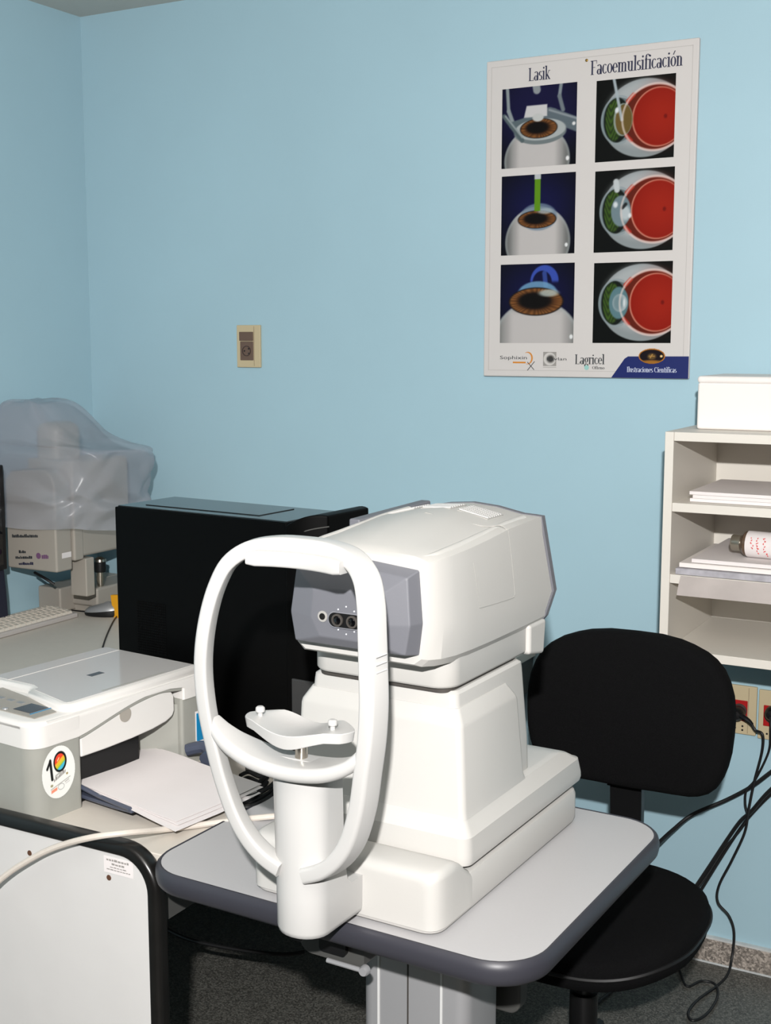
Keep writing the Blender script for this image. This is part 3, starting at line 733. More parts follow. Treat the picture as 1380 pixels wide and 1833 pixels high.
# control panel
cpn = MB().add([(-.215, .004, .1685), (-.022, .004, .1685), (-.022, .050, .1685), (-.130, .080, .1685), (-.215, .094, .1685), (-.215, .004, .1695), (-.022, .004, .1695), (-.022, .050, .1695), (-.130, .080, .1695), (-.215, .094, .1695)],
   [(0, 4, 3, 2, 1), (5, 6, 7, 8, 9), (0, 1, 6, 5), (1, 2, 7, 6), (2, 3, 8, 7), (3, 4, 9, 8), (4, 0, 5, 9)]).build('control_panel', MT['oct'], pn)
MB().box(-.092, -.050, .018, .056, .1694, .1705).build('display', MT['lcd'], cpn)
MB().box(-.046, -.044, .014, .058, .1694, .1702).build('display_stripe', MT['blueink'], cpn)
for k in range(4):
    MB().lathe([(0, 0), (.0055, 0), (.005, .0016), (0, .0022)], 12, (-.105 - .020 * k, .012, .1694)).build('button', MT['alu'], cpn)
for k in range(3):
    MB().box(-.118 - .026 * k, -.104 - .026 * k, .045, .053, .1694, .171).build('button', MT['silver'], cpn)
bl = MB().box(-.0012, -.0004, y1 - .026, y1 - .004, .04, .093).build('blue_label', MT['blueink'], pn); bl.location = (0.0012, 0, 0)
MB().box(-.0022, -.0012, y1 - .028, y1 - .002, .036, .097).build('label_backing', MT['paper'], pn).location = (.0012, 0, 0)
MB().box(-.075, -.01, .300, .318, .010, .020).build('paper_guide', MT['prgrey'], pn, bevel=.003)
# output tray
tr = MB().add([(-.08, .086, .012), (.06, .086, .010), (.125, .072, .018), (.125, .315, .018), (-.08, .315, .012), (-.08, .086, .019), (.06, .086, .017), (.125, .072, .024), (.125, .315, .024), (-.08, .315, .019)],
   [(0, 4, 3, 2, 1), (5, 6, 7, 8, 9), (0, 1, 6, 5), (1, 2, 7, 6), (2, 3, 8, 7), (3, 4, 9, 8), (4, 0, 5, 9)]).build('output_tray', MT['navyplastic'], pn, bevel=.002, seg=2)
tw = MB(); tube(tw, [(-.03, .0845, .036), (.04, .083, .026), (.122, .072, .026)], .004, 8, 4); tw.build('tray_rim', MT['navyplastic'], tr)
tw = MB(); tube(tw, [(.0, .332, .03), (.03, .345, .038), (.05, .34, .03), (.055, .32, .026)], .012, 10, 4); tw.build('tray_hinge', MT['navyplastic'], tr)

# vertex-colour prints -------------------------------------------------
def print_grid(name, fn, nu, nv, place, m, parent, mask=None, gain=1.0):
    U, Vv = np.meshgrid(np.linspace(0, 1, nu), np.linspace(0, 1, nv))
    C = fn(U, Vv) * gain
    C = np.where(C <= 0.04045, C / 12.92, ((C + 0.055) / 1.055) ** 2.4)
    V = [place(u, v) for u, v in zip(U.ravel(), Vv.ravel())]
    F = []
    for j in range(nv - 1):
        for i in range(nu - 1):
            if mask is not None and not mask((i + .5) / (nu - 1), (j + .5) / (nv - 1)): continue
            a = j * nu + i; F.append((a, a + 1, a + nu + 1, a + nu))
    me = bpy.data.meshes.new(name); me.from_pydata([tuple(map(float, p)) for p in V], [], F); me.update()
    ca = me.color_attributes.new('Ink', 'FLOAT_COLOR', 'POINT')
    ca.data.foreach_set('color', np.concatenate([C.reshape(-1, 3), np.ones((nu * nv, 1))], axis=1).astype(np.float32).ravel())
    me.materials.append(m)
    o = bpy.data.objects.new(name, me); COL.objects.link(o); o.parent = parent
    return o
def sst(x, a, b): t = np.clip((x - a) / (b - a), 0, 1); return t * t * (3 - 2 * t)
def ell(U, V, cx, cy, rx, ry, soft=.04): 
    d = np.sqrt(((U - cx) / rx) ** 2 + ((V - cy) / ry) ** 2); return 1 - sst(d, 1 - soft, 1 + soft)
def seg(U, V, x0, y0, x1, y1, w, soft=.012):
    dx, dy = x1 - x0, y1 - y0; t = np.clip(((U - x0) * dx + (V - y0) * dy) / (dx * dx + dy * dy), 0, 1)
    d = np.hypot(U - x0 - t * dx, V - y0 - t * dy); return 1 - sst(d, w - soft, w + soft)
def mix(C, col, m): return C * (1 - m[..., None]) + np.array(col) / 255.0 * m[..., None]
def flat(U, col): return np.ones(U.shape + (3,)) * np.array(col) / 255.0

# sticker: number ten with a rainbow zero
def paint_sticker(U, V):
    C = flat(U, (228, 228, 224))
    z = ell(U, V, .55, .69, .20, .20, .05); C = mix(C, (18, 18, 18), z)
    inn = ell(U, V, .545, .69, .155, .158, .05); q = (V - .69) + (U - .545) * -.55
    RB = flat(U, (222, 66, 44))
    for lo, col in ((.045, (228, 172, 50)), (-.015, (196, 190, 50)), (-.06, (150, 180, 60)), (-.09, (70, 176, 200))):
        RB = mix(RB, col, 1 - sst(q, lo - .012, lo + .012))
    C = C * (1 - inn[..., None]) + RB * inn[..., None]
    C = mix(C, (236, 214, 150), seg(U, V, .47, .72, .52, .77, .012))
    C = mix(C, (18, 18, 18), seg(U, V, .255, .76, .30, .40, .034)); C = mix(C, (18, 18, 18), seg(U, V, .25, .75, .16, .62, .028))
    rs = np.random.default_rng(3)
    for k in range(10):
        x = .36 + .036 * k; yb = .345 + .012 * k
        C = mix(C, (70, 62, 58), seg(U, V, x, yb, x + rs.uniform(-.01, .02), yb + rs.uniform(.03, .07), .008))
    for k in range(5):
        x = .40 + .035 * k; C = mix(C, (120, 118, 112), seg(U, V, x, .43 + .01 * k, x + .015, .455 + .01 * k, .008))
    C = mix(C, (150, 130, 80), ell(U, V, .75, .42, .03, .022, .3)); C = mix(C, (150, 144, 110), ell(U, V, .28, .275, .04, .025, .3))
    C = mix(C, (140, 136, 130), seg(U, V, .25, .205, .84, .345, .006))
    C = mix(C, (226, 140, 112), np.minimum(sst(U, .25, .27) * (1 - sst(U, .43, .45)), sst(V, .115 + .2 * (U - .25), .13 + .2 * (U - .25)) * (1 - sst(V, .175 + .2 * (U - .25), .19 + .2 * (U - .25)))))
    ring = ell(U, V, .56, .205, .10, .062, .1) - ell(U, V, .56, .205, .085, .05, .1); C = mix(C, (160, 160, 158), np.clip(ring, 0, 1))
    C = mix(C, (150, 146, 142), seg(U, V, .68, .27, .80, .30, .007)); C = mix(C, (184, 180, 178), seg(U, V, .70, .235, .82, .262, .006))
    return C
sy, sz, sr_y, sr_z = .0305, .076, .0345, .044
print_grid('round_sticker', paint_sticker, 110, 140, lambda u, v: (.0013, sy + (u - .5) * 2 * sr_y, sz + (v - .5) * 2 * sr_z), MT['sticker'], bo, mask=lambda u, v: (u - .5) ** 2 + (v - .5) ** 2 < .25)

# sheets lying in the output tray
pp = empty('sheet_stack', PP, PR); tag(pp, 'white sheets of paper in the output tray of the printer', 'paper')
def sheet(mb, x0, x1, ya, yb, base, t, rot=0.0, droop=.018, NX=18):
    top = []
    for lay in (t, 0):
        for i in range(NX + 1):
            x = x0 + (x1 - x0) * i / NX
            z = base - droop * max(0, (x - .125) / .15) ** 1.3 + .004 * math.sin(i * .35)
            for y in (ya, (ya + yb) / 2, yb):
                top.append((x, y + rot * (x - x0), z + lay - .0025 * (y == (ya + yb) / 2)))
    k = (NX + 1) * 3; F = []
    for i in range(NX):
        for j in range(2):
            a = i * 3 + j; F.append((a, a + 1, a + 4, a + 3)); F.append((k + a, k + a + 3, k + a + 4, k + a + 1))
        F.append((i * 3, i * 3 + 3, k + i * 3 + 3, k + i * 3)); F.append((i * 3 + 2, k + i * 3 + 2, k + i * 3 + 5, i * 3 + 5))
    F.append((0, k, k + 1, 1)); F.append((1, k + 1, k + 2, 2)); e = NX * 3
    F.append((e, e + 1, k + e + 1, k + e)); F.append((e + 1, e + 2, k + e + 2, k + e + 1))
    mb.add(top, F); return mb
sheet(MB(), -.10, .232, .096, .302, .0275, .0005, -.10).build('sheet', MT['paper'], pp)
sheet(MB(), -.10, .222, .098, .306, .0290, .0006, -.06).build('sheet', MT['paper'], pp)
sheet(MB(), -.11, .214, .090, .298, .0304, .0006, -.02).build('sheet', MT['paper'], pp)

# ------------------------------------------------------------------ poster on the back wall
YP = WY - .012
pc0 = [pY(870, 108, YP), pY(1247, 70, YP), pY(1238, 677, YP), pY(866, 675, YP)]
BX0, BX1 = (pc0[0][0] + pc0[3][0]) / 2, (pc0[1][0] + pc0[2][0]) / 2
BZ1, BZ0 = (pc0[0][2] + pc0[1][2]) / 2, (pc0[2][2] + pc0[3][2]) / 2
po = empty('wall_poster', (BX0, WY, BZ0)); tag(po, 'white eye surgery poster with six pictures on the blue wall', 'poster')
PW, PHT = BX1 - BX0, BZ1 - BZ0
MB().box(0, PW, -.0125, -.0008, 0, PHT).build('board', MT['posterboard'], po, bevel=.003, seg=2)
fr_ = MB()
for (x0, x1, z0, z1) in ((.014, PW - .014, PHT - .0165, PHT - .0155), (.014, PW - .014, .0155, .0165), (.014, .015, .0155, PHT - .0155), (PW - .015, PW - .014, .0155, PHT - .0155)):
    fr_.box(x0, x1, -.0129, -.0122, z0, z1)
fr_.build('border_line', MT['faint'], po)
def pp_(u, v):
    q = pY(u, v, WY - .0125); return (q[0] - BX0, q[2] - BZ0)
def prect(c4):
    P4 = [pp_(*c) for c in c4]
    return (P4[0][0] + P4[3][0]) / 2, (P4[1][0] + P4[2][0]) / 2, (P4[2][1] + P4[3][1]) / 2, (P4[0][1] + P4[1][1]) / 2

def eyeball(C, U, V, cx, cy, rx, ry):
    m_ = ell(U, V, cx, cy, rx, ry, .03); d = np.sqrt(((U - cx) / rx) ** 2 + ((V - cy) / ry) ** 2)
    core = np.maximum(np.abs(U - cx) / rx, np.clip(V - cy, 0, 9) / ry * .8)
    sh = np.array([205, 200, 198])[None, None] * (1 - .55 * sst(core, .5, .97)[..., None]) + np.array([80, 90, 88])[None, None] * (.25 * sst(core, .6, .8)[..., None])
    C = C * (1 - m_[..., None]) + np.clip(sh / 255, 0, 1) * m_[..., None]
    rim = np.clip(ell(U, V, cx, cy, rx, ry, .03) - ell(U, V, cx, cy, rx * .95, ry * .95, .06), 0, 1); return mix(C, (176, 186, 186), rim * .6)
def iris(C, U, V, cx, cy, rx, ry, big=False):
    C = mix(C, (32, 24, 20), ell(U, V, cx, cy, rx * 1.05, ry * 1.08, .05))
    a = np.arctan2((V - cy) / ry, (U - cx) / rx); st = .5 + .5 * np.sin(a * (34 if big else 26) + 3 * np.sin(a * 5))
    m_ = ell(U, V, cx, cy, rx, ry, .05); d = np.sqrt(((U - cx) / rx) ** 2 + ((V - cy) / ry) ** 2)
    k = (sst(d, .35, .95) * (.55 + .45 * st))[..., None]
    col = np.array([46, 26, 14]) * (1 - k) + np.array([138, 88, 46]) * k
    C = C * (1 - m_[..., None]) + col / 255 * m_[..., None]
    return mix(C, (14, 9, 8), ell(U, V, cx - .02, cy + .012, rx * .62, ry * .62, .25))
def lasik(kind):
    def fn(U, V):
        C = flat(U, (10, 10, 16)); C = mix(C, (24, 24, 98), ell(U, V, .5, .6, .5, .42, .9) * .6)
        if kind == 0:
            C = mix(C, (24, 22, 60), ell(U, V, .5, .8, .5, .4, .9))
            C = mix(C, (150, 160, 162), seg(U, V, .07, 1.0, .09, .72, .022)); C = mix(C, (150, 160, 162), seg(U, V, .09, .72, .17, .52, .026))
            C = mix(C, (140, 150, 155), seg(U, V, .79, 1.0, .77, .85, .022)); C = mix(C, (120, 130, 136), seg(U, V, .77, .85, .82, .68, .026))
            C = mix(C, (150, 156, 160), seg(U, V, .46, 1.0, .47, .95, .05))
            C = mix(C, (96, 110, 116), seg(U, V, .15, .54, .7, .66, .045)); C = mix(C, (100, 112, 120), seg(U, V, .64, .64, 1.02, .48, .085))
            C = mix(C, (150, 158, 164), seg(U, V, .64, .69, 1.0, .56, .012))
            C = mix(C, (216, 214, 214), np.minimum(sst(U, .29 + .06 * (V - .62) * 4, .31 + .06 * (V - .62) * 4) * (1 - sst(U, .6, .62)), sst(V, .61, .63) * (1 - sst(V, .755, .775))))
            C = eyeball(C, U, V, .48, .08, .44, .42)
            C = mix(C, (120, 130, 132), ell(U, V, .52, .43, .35, .155, .05)); C = mix(C, (180, 186, 186), ell(U, V, .52, .46, .34, .135, .05))
            C = iris(C, U, V, .5, .475, .24, .115); C = mix(C, (206, 208, 206), ell(U, V, .49, .61, .075, .05, .2))
            C = mix(C, (90, 104, 108), seg(U, V, .03, .66, .28, .34, .028)); C = mix(C, (160, 170, 172), seg(U, V, .05, .66, .28, .38, .010))
            C = mix(C, (240, 240, 240), ell(U, V, .965, .50, .022, .022, .4)); C = mix(C, (250, 250, 250), ell(U, V, .89, .08, .022, .028, .4))
        elif kind == 1:
            C = eyeball(C, U, V, .5, .16, .44, .44)
            C = mix(C, (120, 140, 160), ell(U, V, .51, .47, .25, .17, .08) * .8); C = iris(C, U, V, .49, .44, .25, .105)
            C = mix(C, (170, 184, 190), ell(U, V, .6, .54, .10, .035, .4) * .8)
            C = mix(C, (98, 150, 28), np.minimum(sst(U, .445, .46) * (1 - sst(U, .525, .54)), sst(V, .54, .55)))
            C = mix(C, (198, 202, 206), np.minimum(sst(U, .44, .46) * (1 - sst(U, .525, .545)), sst(V, .935, .945)))
            C = mix(C, (244, 246, 246), ell(U, V, .89, .11, .02, .025, .4))
        else:
            C = mix(C, (60, 84, 180), np.clip(ell(U, V, .60, .78, .19, .20, .06) - ell(U, V, .57, .76, .13, .15, .08), 0, 1) * sst(V, .74, .8))
            C = mix(C, (70, 100, 190), seg(U, V, .60, .88, .62, .72, .03) * .7)
            C = eyeball(C, U, V, .5, -.02, .60, .56)
            C = mix(C, (120, 170, 205), ell(U, V, .51, .62, .27, .16, .08) * .85); C = iris(C, U, V, .49, .525, .355, .165, True)
            C = mix(C, (186, 196, 190), ell(U, V, .66, .63, .13, .045, .4) * .85); C = mix(C, (246, 248, 248), ell(U, V, .97, .08, .022, .028, .4))
        return np.clip(C, 0, 1)
    return fn
def faco(kind):
    def fn(U, V):
        C = flat(U, (12, 14, 13))
        d = np.sqrt(((U - .62) / .53) ** 2 + ((V - .5) / .475) ** 2)
        C = mix(C, (150, 158, 160), ell(U, V, .62, .5, .53, .475, .02)); C = mix(C, (196, 200, 202), ell(U, V, .60, .56, .47, .40, .2) * .7)
        C = mix(C, (110, 124, 128), ell(U, V, .14 + .16, .5, .23, .27, .05))
        C = mix(C, (210, 160, 150), ell(U, V, .76, .5, .42, .405, .03)); C = mix(C, (96, 34, 22), ell(U, V, .76, .5, .40, .385, .03))
        C = mix(C, (220, 150, 130), ell(U, V, .80, .5, .335, .36, .02)); C = mix(C, (146, 26, 14), ell(U, V, .805, .5, .322, .345, .03))
        C = mix(C, (176, 40, 22), ell(U, V, .82, .52, .26, .28, .9) * .7); C = mix(C, (120, 16, 12), ell(U, V, .885, .5, .02, .025, .6))
        C = mix(C, (20, 26, 22), ell(U, V, .27, .5, .165, .275, .05))
        gr = ell(U, V, .24, .5, .115, .25, .1); tx = .5 + .5 * np.sin(V * 70 + 5 * np.sin(U * 40)); C = mix(C, (66, 96, 34), gr * (.45 + .55 * tx))
        C = mix(C, (150, 164, 168), np.clip(ell(U, V, .30, .5, .235, .30, .03) - ell(U, V, .305, .5, .215, .28, .04), 0, 1) * (U < .4) * .8)
        if kind == 0:
            C = mix(C, (112, 92, 48), ell(U, V, .36, .5, .115, .185, .08)); C = mix(C, (150, 160, 150), np.clip(ell(U, V, .35, .5, .12, .20, .05) - ell(U, V, .36, .5, .105, .185, .05), 0, 1))
            C = mix(C, (176, 188, 194), seg(U, V, .22, 1.02, .335, .50, .018)); C = mix(C, (230, 236, 240), ell(U, V, .27, .62, .025, .035, .5))
        elif kind == 1:
            C = mix(C, (120, 140, 148), ell(U, V, .34, .5, .125, .19, .08)); C = mix(C, (196, 206, 210), ell(U, V, .40, .47, .06, .09, .4)); C = mix(C, (40, 44, 46), seg(U, V, .36, .54, .40, .58, .02))
            C = mix(C, (226, 232, 236), ell(U, V, .27, .58, .028, .035, .5)); C = mix(C, (206, 212, 214), seg(U, V, .285, .76, .27, .86, .035)); C = mix(C, (232, 236, 238), ell(U, V, .455, .44, .02, .03, .5))
        else:
            C = mix(C, (96, 132, 140), ell(U, V, .33, .5, .125, .20, .08)); C = mix(C, (176, 190, 194), ell(U, V, .345, .5, .095, .11, .08)); C = mix(C, (120, 146, 152), ell(U, V, .32, .5, .06, .10, .5)); C = mix(C, (222, 230, 232), ell(U, V, .40, .5, .015, .05, .5))
        C = mix(C, (196, 60, 44), seg(U, V, .41, .72, .48, .79, .025)); C = mix(C, (186, 52, 40), seg(U, V, .40, .30, .46, .24, .022))
        C = mix(C, (236, 220, 214), np.clip(ell(U, V, .76, .5, .43, .415, .02) - ell(U, V, .76, .5, .405, .39, .03), 0, 1) * .7)
        return np.clip(C, 0, 1)
    return fn
pics = [(((899, 160), (1033, 147), (1031, 295), (898, 301)), lasik(0)), (((898, 316), (1030, 308), (1029, 453), (897, 458)), lasik(1)), (((897, 475), (1029, 469), (1026, 612), (894, 616)), lasik(2)),
        (((1067, 143), (1209, 133), (1207, 282), (1066, 290)), faco(0)), (((1065, 307), (1207, 298), (1205, 447), (1063, 453)), faco(1)), (((1063, 473), (1204, 465), (1201, 613), (1061, 615)), faco(2))]
for c4, fn in pics:
    x0, x1, z0, z1 = prect(c4)
    print_grid('printed_picture', fn, 130, 145, lambda u, v, x0=x0, x1=x1, z0=z0, z1=z1: (x0 + (x1 - x0) * u, -.0128, z0 + (z1 - z0) * v), MT['print'], po, gain=.88)
def put_serif(txt, a, b, cap_px, m, name='lettering', track=0.0, y=-.0129):
    """write between image points a and b (baseline ends) with the given capital height in poster metres"""
    polys, wd = serif(txt, track); A, B = pp_(*a), pp_(*b)
    kx = (B[0] - A[0]) / wd; ang = 0.0
    mb = MB(); ky = cap_px / 1.45; zb = (A[1] + B[1]) / 2
    for k_, q in enumerate(polys):
        mb.add([(A[0] + p[0] * kx, y - .00002 * (k_ % 4), zb + p[1] * ky) for p in q], [tuple(range(len(q)))])
    return mb.build(name, m, po)
def put_sans(txt, a, b, hgt, m, y=-.0129):
    V, F = text_mesh(txt, 1.0); xs = [v[0] for v in V]; A, B = pp_(*a), pp_(*b); kx = (B[0] - A[0]) / (max(xs) - min(xs)); zb = (A[1] + B[1]) / 2
    return MB().add([(A[0] + (v[0] - min(xs)) * kx, y, zb + v[1] * hgt) for v in V], F).build('lettering', m, po)
put_serif('Lasik', (946, 145), (985, 142), .0305, MT['ink'])
put_serif('Facoemulsificación', (1057, 132), (1222, 120), .0325, MT['ink'])
MB().lathe([(0, -.002), (.0032, -.0012), (.004, .001), (0, .001)], 14, (*[pp_(1050, 108)[0]], -.0126, pp_(1050, 108)[1]), 'y').build('nail_head', MT['brass'], po)
# bottom band and sponsor marks
bx0 = pp_(1094, 678); bx1 = pp_(1118, 642); bx2 = pp_(1124, 638)
MB().add([(bx0[0], -.0131, .001), (PW - .001, -.0131, .001), (PW - .001, -.0131, pp_(1238, 638)[1]), (bx2[0], -.0131, pp_(1124, 638)[1]), (bx1[0], -.0131, bx1[1])], [(0, 1, 2, 3, 4)]).build('navy_band', MT['navy'], po)
put_serif('Ilustraciones Científicas', (1122, 666), (1211, 667), .0125, MT['inkw'], y=-.0134)
def paint_oval(U, V):
    C = flat(U, (176, 112, 40)); C = mix(C, (24, 18, 24), ell(U, V, .5, .5, .92 / 2, .86 / 2, .06)); C = mix(C, (150, 100, 40), ell(U, V, .5, .1, .4, .14, .5)); C = mix(C, (96, 74, 42), ell(U, V, .5, .48, .16, .2, .4)); C = mix(C, (236, 200, 140), ell(U, V, .86, .5, .05, .08, .5))
    C = mix(C, (170, 130, 70), seg(U, V, .40, .5, .60, .5, .02)); C = mix(C, (170, 130, 70), seg(U, V, .44, .38, .52, .62, .02)); return C
ov0, ov1 = pp_(1143, 651), pp_(1191, 624)
print_grid('gold_oval_mark', paint_oval, 60, 36, lambda u, v: (ov0[0] + (ov1[0] - ov0[0]) * u, -.0136, ov0[1] + (ov1[1] - ov0[1]) * v), MT['print'], po, mask=lambda u, v: (u - .5) ** 2 + (v - .5) ** 2 < .25)
put_serif('Lagricel', (1029, 652), (1082, 652), .0235, MT['inkdk'])
put_serif('Ofteno', (1060, 661), (1082, 661), .0075, MT['inkdk'])
g_ = pp_(1050, 658); MB().add([(g_[0] + x, -.0131, g_[1] + z) for x, z in ellipse(0, 0, .006, .006, 18)], [tuple(range(18))]).build('teal_dot', MT['inkteal'], po)
put_sans('Sophixin', (895, 644), (943, 642), .0125, MT['inkdk'])
a_, b_ = pp_(918, 648), pp_(941, 646); MB().add([(a_[0], -.0129, a_[1] - .003), (b_[0], -.0129, a_[1] - .003), (b_[0], -.0129, a_[1] + .001), (a_[0], -.0129, a_[1] + .001)], [(0, 1, 2, 3)]).build('orange_bar', MT['inkor'], po)
c_ = pp_(944, 641); arc = MB()
for k in range(16):
    q = []
    for (kk, rr_) in ((k, 1), (k + 1, 1), (k + 1, -1), (k, -1)):
        t = kk / 16; a = R(-105 + 225 * t); th_ = .0018 * math.sin(math.pi * t) + .0003; q.append((c_[0] + (.0125 + th_ * rr_) * math.cos(a), -.01291, c_[1] + (.0145 + th_ * rr_) * math.sin(a)))
    arc.add(q, [(0, 1, 2, 3)])
arc.build('orange_arc', MT['inkor'], po)
xx = MB(); e0, e1, e2, e3 = pp_(944, 648), pp_(956, 662), pp_(957, 647), pp_(944, 663)
for p0, p1, yy in ((e0, e1, -.0130), (e2, e3, -.01305)):
    q = _line(p0[0], p0[1], p1[0], p1[1], .0017); xx.add([(p[0], yy, p[1]) for p in q], [(0, 1, 2, 3)])
xx.build('crossed_strokes', MT['inkdk'], po)
def paint_badge(U, V):
    C = flat(U, (150, 146, 142)); C = mix(C, (198, 194, 190), ell(U, V, .5, .5, .46, .46, .05)); C = mix(C, (60, 58, 56), ell(U, V, .56, .5, .27, .25, .5)); return C
h0, h1 = pp_(972, 655), pp_(996, 630)
print_grid('badge', paint_badge, 30, 30, lambda u, v: (h0[0] + (h1[0] - h0[0]) * u, -.0129, h0[1] + (h1[1] - h0[1]) * v), MT['print'], po)
put_sans('Eavlan', (979, 646), (1014, 644), .0105, MT['inkdk'], -.0132)
MB().box(h0[0], h1[0], -.0129, -.0128, h0[1] - .0035, h0[1] - .0025).build('badge_line', MT['inkgr'], po)

# ------------------------------------------------------------------ wall plates
def plate(name, u0, v0, u1, v1, label):
    a, b_ = pY(u0, v0, WY - .008), pY(u1, v1, WY - .008)
    o = empty(name, (a[0], WY, b_[2])); tag(o, label, 'socket')
    return o, b_[0] - a[0], a[2] - b_[2]
o, w_, h_ = plate('wall_socket', 423, 582, 466, 658, 'cream wall plate with brown socket high on the blue wall')
MB().box(0, w_, -.008, 0, 0, h_).build('cover_plate', MT['plate'], o, bevel=.002, seg=2)
MB().box(w_ * .74, w_ * .75, -.0084, -.0078, .004, h_ - .004).build('plate_groove', MT['brownplate'], o)
MB().box(w_ * .13, w_ * .72, -.011, -.0075, h_ * .63, h_ * .84).build('blank_module', MT['brownplate'], o, bevel=.001, seg=1)
sk_ = MB().box(w_ * .16, w_ * .72, -.010, -.0075, h_ * .17, h_ * .615).build('socket_module', MT['brownplate'], o, bevel=.001, seg=1)
MB().lathe([(.0145, -.0005), (.0145, -.002), (.0125, -.0022), (.0125, -.0005)], 24, (w_ * .44, -.0096, h_ * .39), 'y').build('socket_ring', MT['brownhole'], sk_)
MB().lathe([(0, -.0006), (.0125, -.0006), (.0125, .0005), (0, .0005)], 24, (w_ * .44, -.0098, h_ * .39), 'y').build('socket_well', MT['brownplate'], sk_)
for (dx, dz) in ((-.007, 0), (.0075, .006), (.0075, -.007)):
    MB().lathe([(0, -.0006), (.0024, -.0006), (.0024, .0008), (0, .0008)], 10, (w_ * .44 + dx, -.0104, h_ * .39 + dz), 'y').build('pin_hole', MT['black'], sk_)
for (u0, v0, u1, v1, label) in ((1303, 1224, 1352, 1318, 'cream wall plate with red socket partly hidden by the black chair'), (1359, 1234, 1412, 1330, 'cream wall plate with red socket at the right picture edge')):
    o, w_, h_ = plate('wall_outlet', u0, v0, u1, v1, label); o['group'] = 'red sockets under the wall shelf'
    MB().box(0, w_, -.008, 0, 0, h_).build('cover_plate', MT['plate'], o, bevel=.002, seg=2)
    MB().box(w_ * .72, w_ * .73, -.0084, -.0078, .004, h_ - .004).build('plate_groove', MT['brownplate'], o)
    rm = MB().box(w_ * .17, w_ * .70, -.0105, -.0075, h_ * .28, h_ * .70).build('socket_module', MT['red'], o, bevel=.001, seg=1)
    MB().lathe([(0, -.0006), (.017, -.0006), (.017, .001), (0, .001)], 24, (w_ * .44, -.0105, h_ * .49), 'y').build('socket_well', MT['brownhole'], rm)
    for (dx, dz) in ((.30, .12), (.55, .17), (.55, .09)):
        MB().lathe([(0, -.0006), (.0024, -.0006), (.0024, .0008), (0, .0008)], 10, (w_ * dx, -.0082, h_ * dz), 'y').build('pin_hole', MT['black'], o)

# ------------------------------------------------------------------ black plugs and cables along the wall
def wcab(name, pts, rad, label, m='cable', n=8, sub=8, cat='cable'):
    P = [np.array(p, float) for p in pts]; base = P[-1].copy()
    mb = MB(); tube(mb, [p - P[0] for p in P], rad, n, sub)
    o = mb.build(name, MT[m]); o.location = tuple(P[0]); tag(o, label, cat); return o
pl = empty('power_plug', tuple(pY(1322, 1275, WY - .012))); tag(pl, 'black power plug in the red socket beside the chair back', 'plug')
MB().lathe([(0, -.0), (.0165, -.0), (.0175, -.006), (.016, -.022), (.010, -.030), (0, -.031)], 20, (0, 0, 0), 'y').build('plug_body', MT['black'], pl)
sr = MB(); tube(sr, [(.006, -.02, 0), (.02, -.03, -.002), (.032, -.032, -.008), (.040, -.032, -.016)], lambda t: .0075 - .0035 * t, 8, 4); sr.build('strain_relief', MT['black'], pl)
pl2 = empty('power_plug', tuple(pY(1384, 1275, WY - .012))); tag(pl2, 'black power plug at the right picture edge', 'plug')
MB().lathe([(0, -.0), (.0165, -.0), (.0175, -.006), (.016, -.022), (.010, -.030), (0, -.031)], 20, (0, 0, 0), 'y').build('plug_body', MT['black'], pl2)
yy = WY - .04
fl = lambda u, v: tuple(pZ(u, v, .006))
_pe = np.array(pl.location[:]) + np.array([.038, -.032, -.014])
w1 = [tuple(_pe), tuple(_pe + np.array([.010, 0, -.014])), tuple(pY(1365, 1315, WY - .05)), tuple(pY(1364, 1345, WY - .045)), tuple(pY(1350, 1400, yy)), tuple(pY(1340, 1450, yy)), tuple(pY(1333, 1490, yy)), tuple(pY(1310, 1540, yy)), tuple(pY(1287, 1585, yy)), tuple(pY(1285, 1615, yy)),
      tuple(pY(1305, 1640, yy)), tuple(pY(1314, 1670, yy)), tuple(pY(1310, 1715, yy - .01)), tuple(pY(1302, 1745, yy - .05))]
w1 += [fl(1282, 1766), fl(1250, 1789), fl(1232, 1812), fl(1240, 1827), fl(1265, 1815), fl(1284, 1785), fl(1280, 1762), fl(1256, 1756), fl(1229, 1765), fl(1215, 1735), fl(1194, 1714), fl(1165, 1690)]
wcab('power_cable', w1, .0032, 'thin black cable looping on the floor below the red sockets')
wcab('power_cable', [tuple(pY(u, v, Y_)) for u, v, Y_ in ((1790, 1270, 2.935), (1600, 1290, 2.93), (1420, 1355, 2.92), (1380, 1382, 2.92), (1345, 1408, 2.92), (1300, 1432, 2.92), (1240, 1458, 2.90), (1205, 1485, 2.86), (1175, 1512, 2.8), (1120, 1560, 2.7))], .0048, 'thick black cable running up the wall behind the table corner')
wcab('power_cable', [tuple(pY(u, v, Y_)) for u, v, Y_ in ((1790, 1300, 2.935), (1600, 1315, 2.93), (1420, 1385, 2.925), (1378, 1415, 2.925), (1345, 1452, 2.925), (1325, 1470, 2.925), (1300, 1505, 2.92), (1265, 1558, 2.9), (1230, 1610, 2.88))], .0046, 'black cable hanging from the right edge down behind the chair seat')
wcab('power_cable', [tuple(pY(u, v, Y_)) for u, v, Y_ in ((1790, 1312, 2.94), (1600, 1330, 2.94), (1420, 1392, 2.935), (1380, 1422, 2.935), (1350, 1452, 2.935), (1330, 1476, 2.935), (1308, 1508, 2.93), (1275, 1560, 2.91), (1238, 1620, 2.89))], .0038, 'thinner black cable lying flat on the wall behind the chair seat')
_p2 = np.array(pl2.location[:])
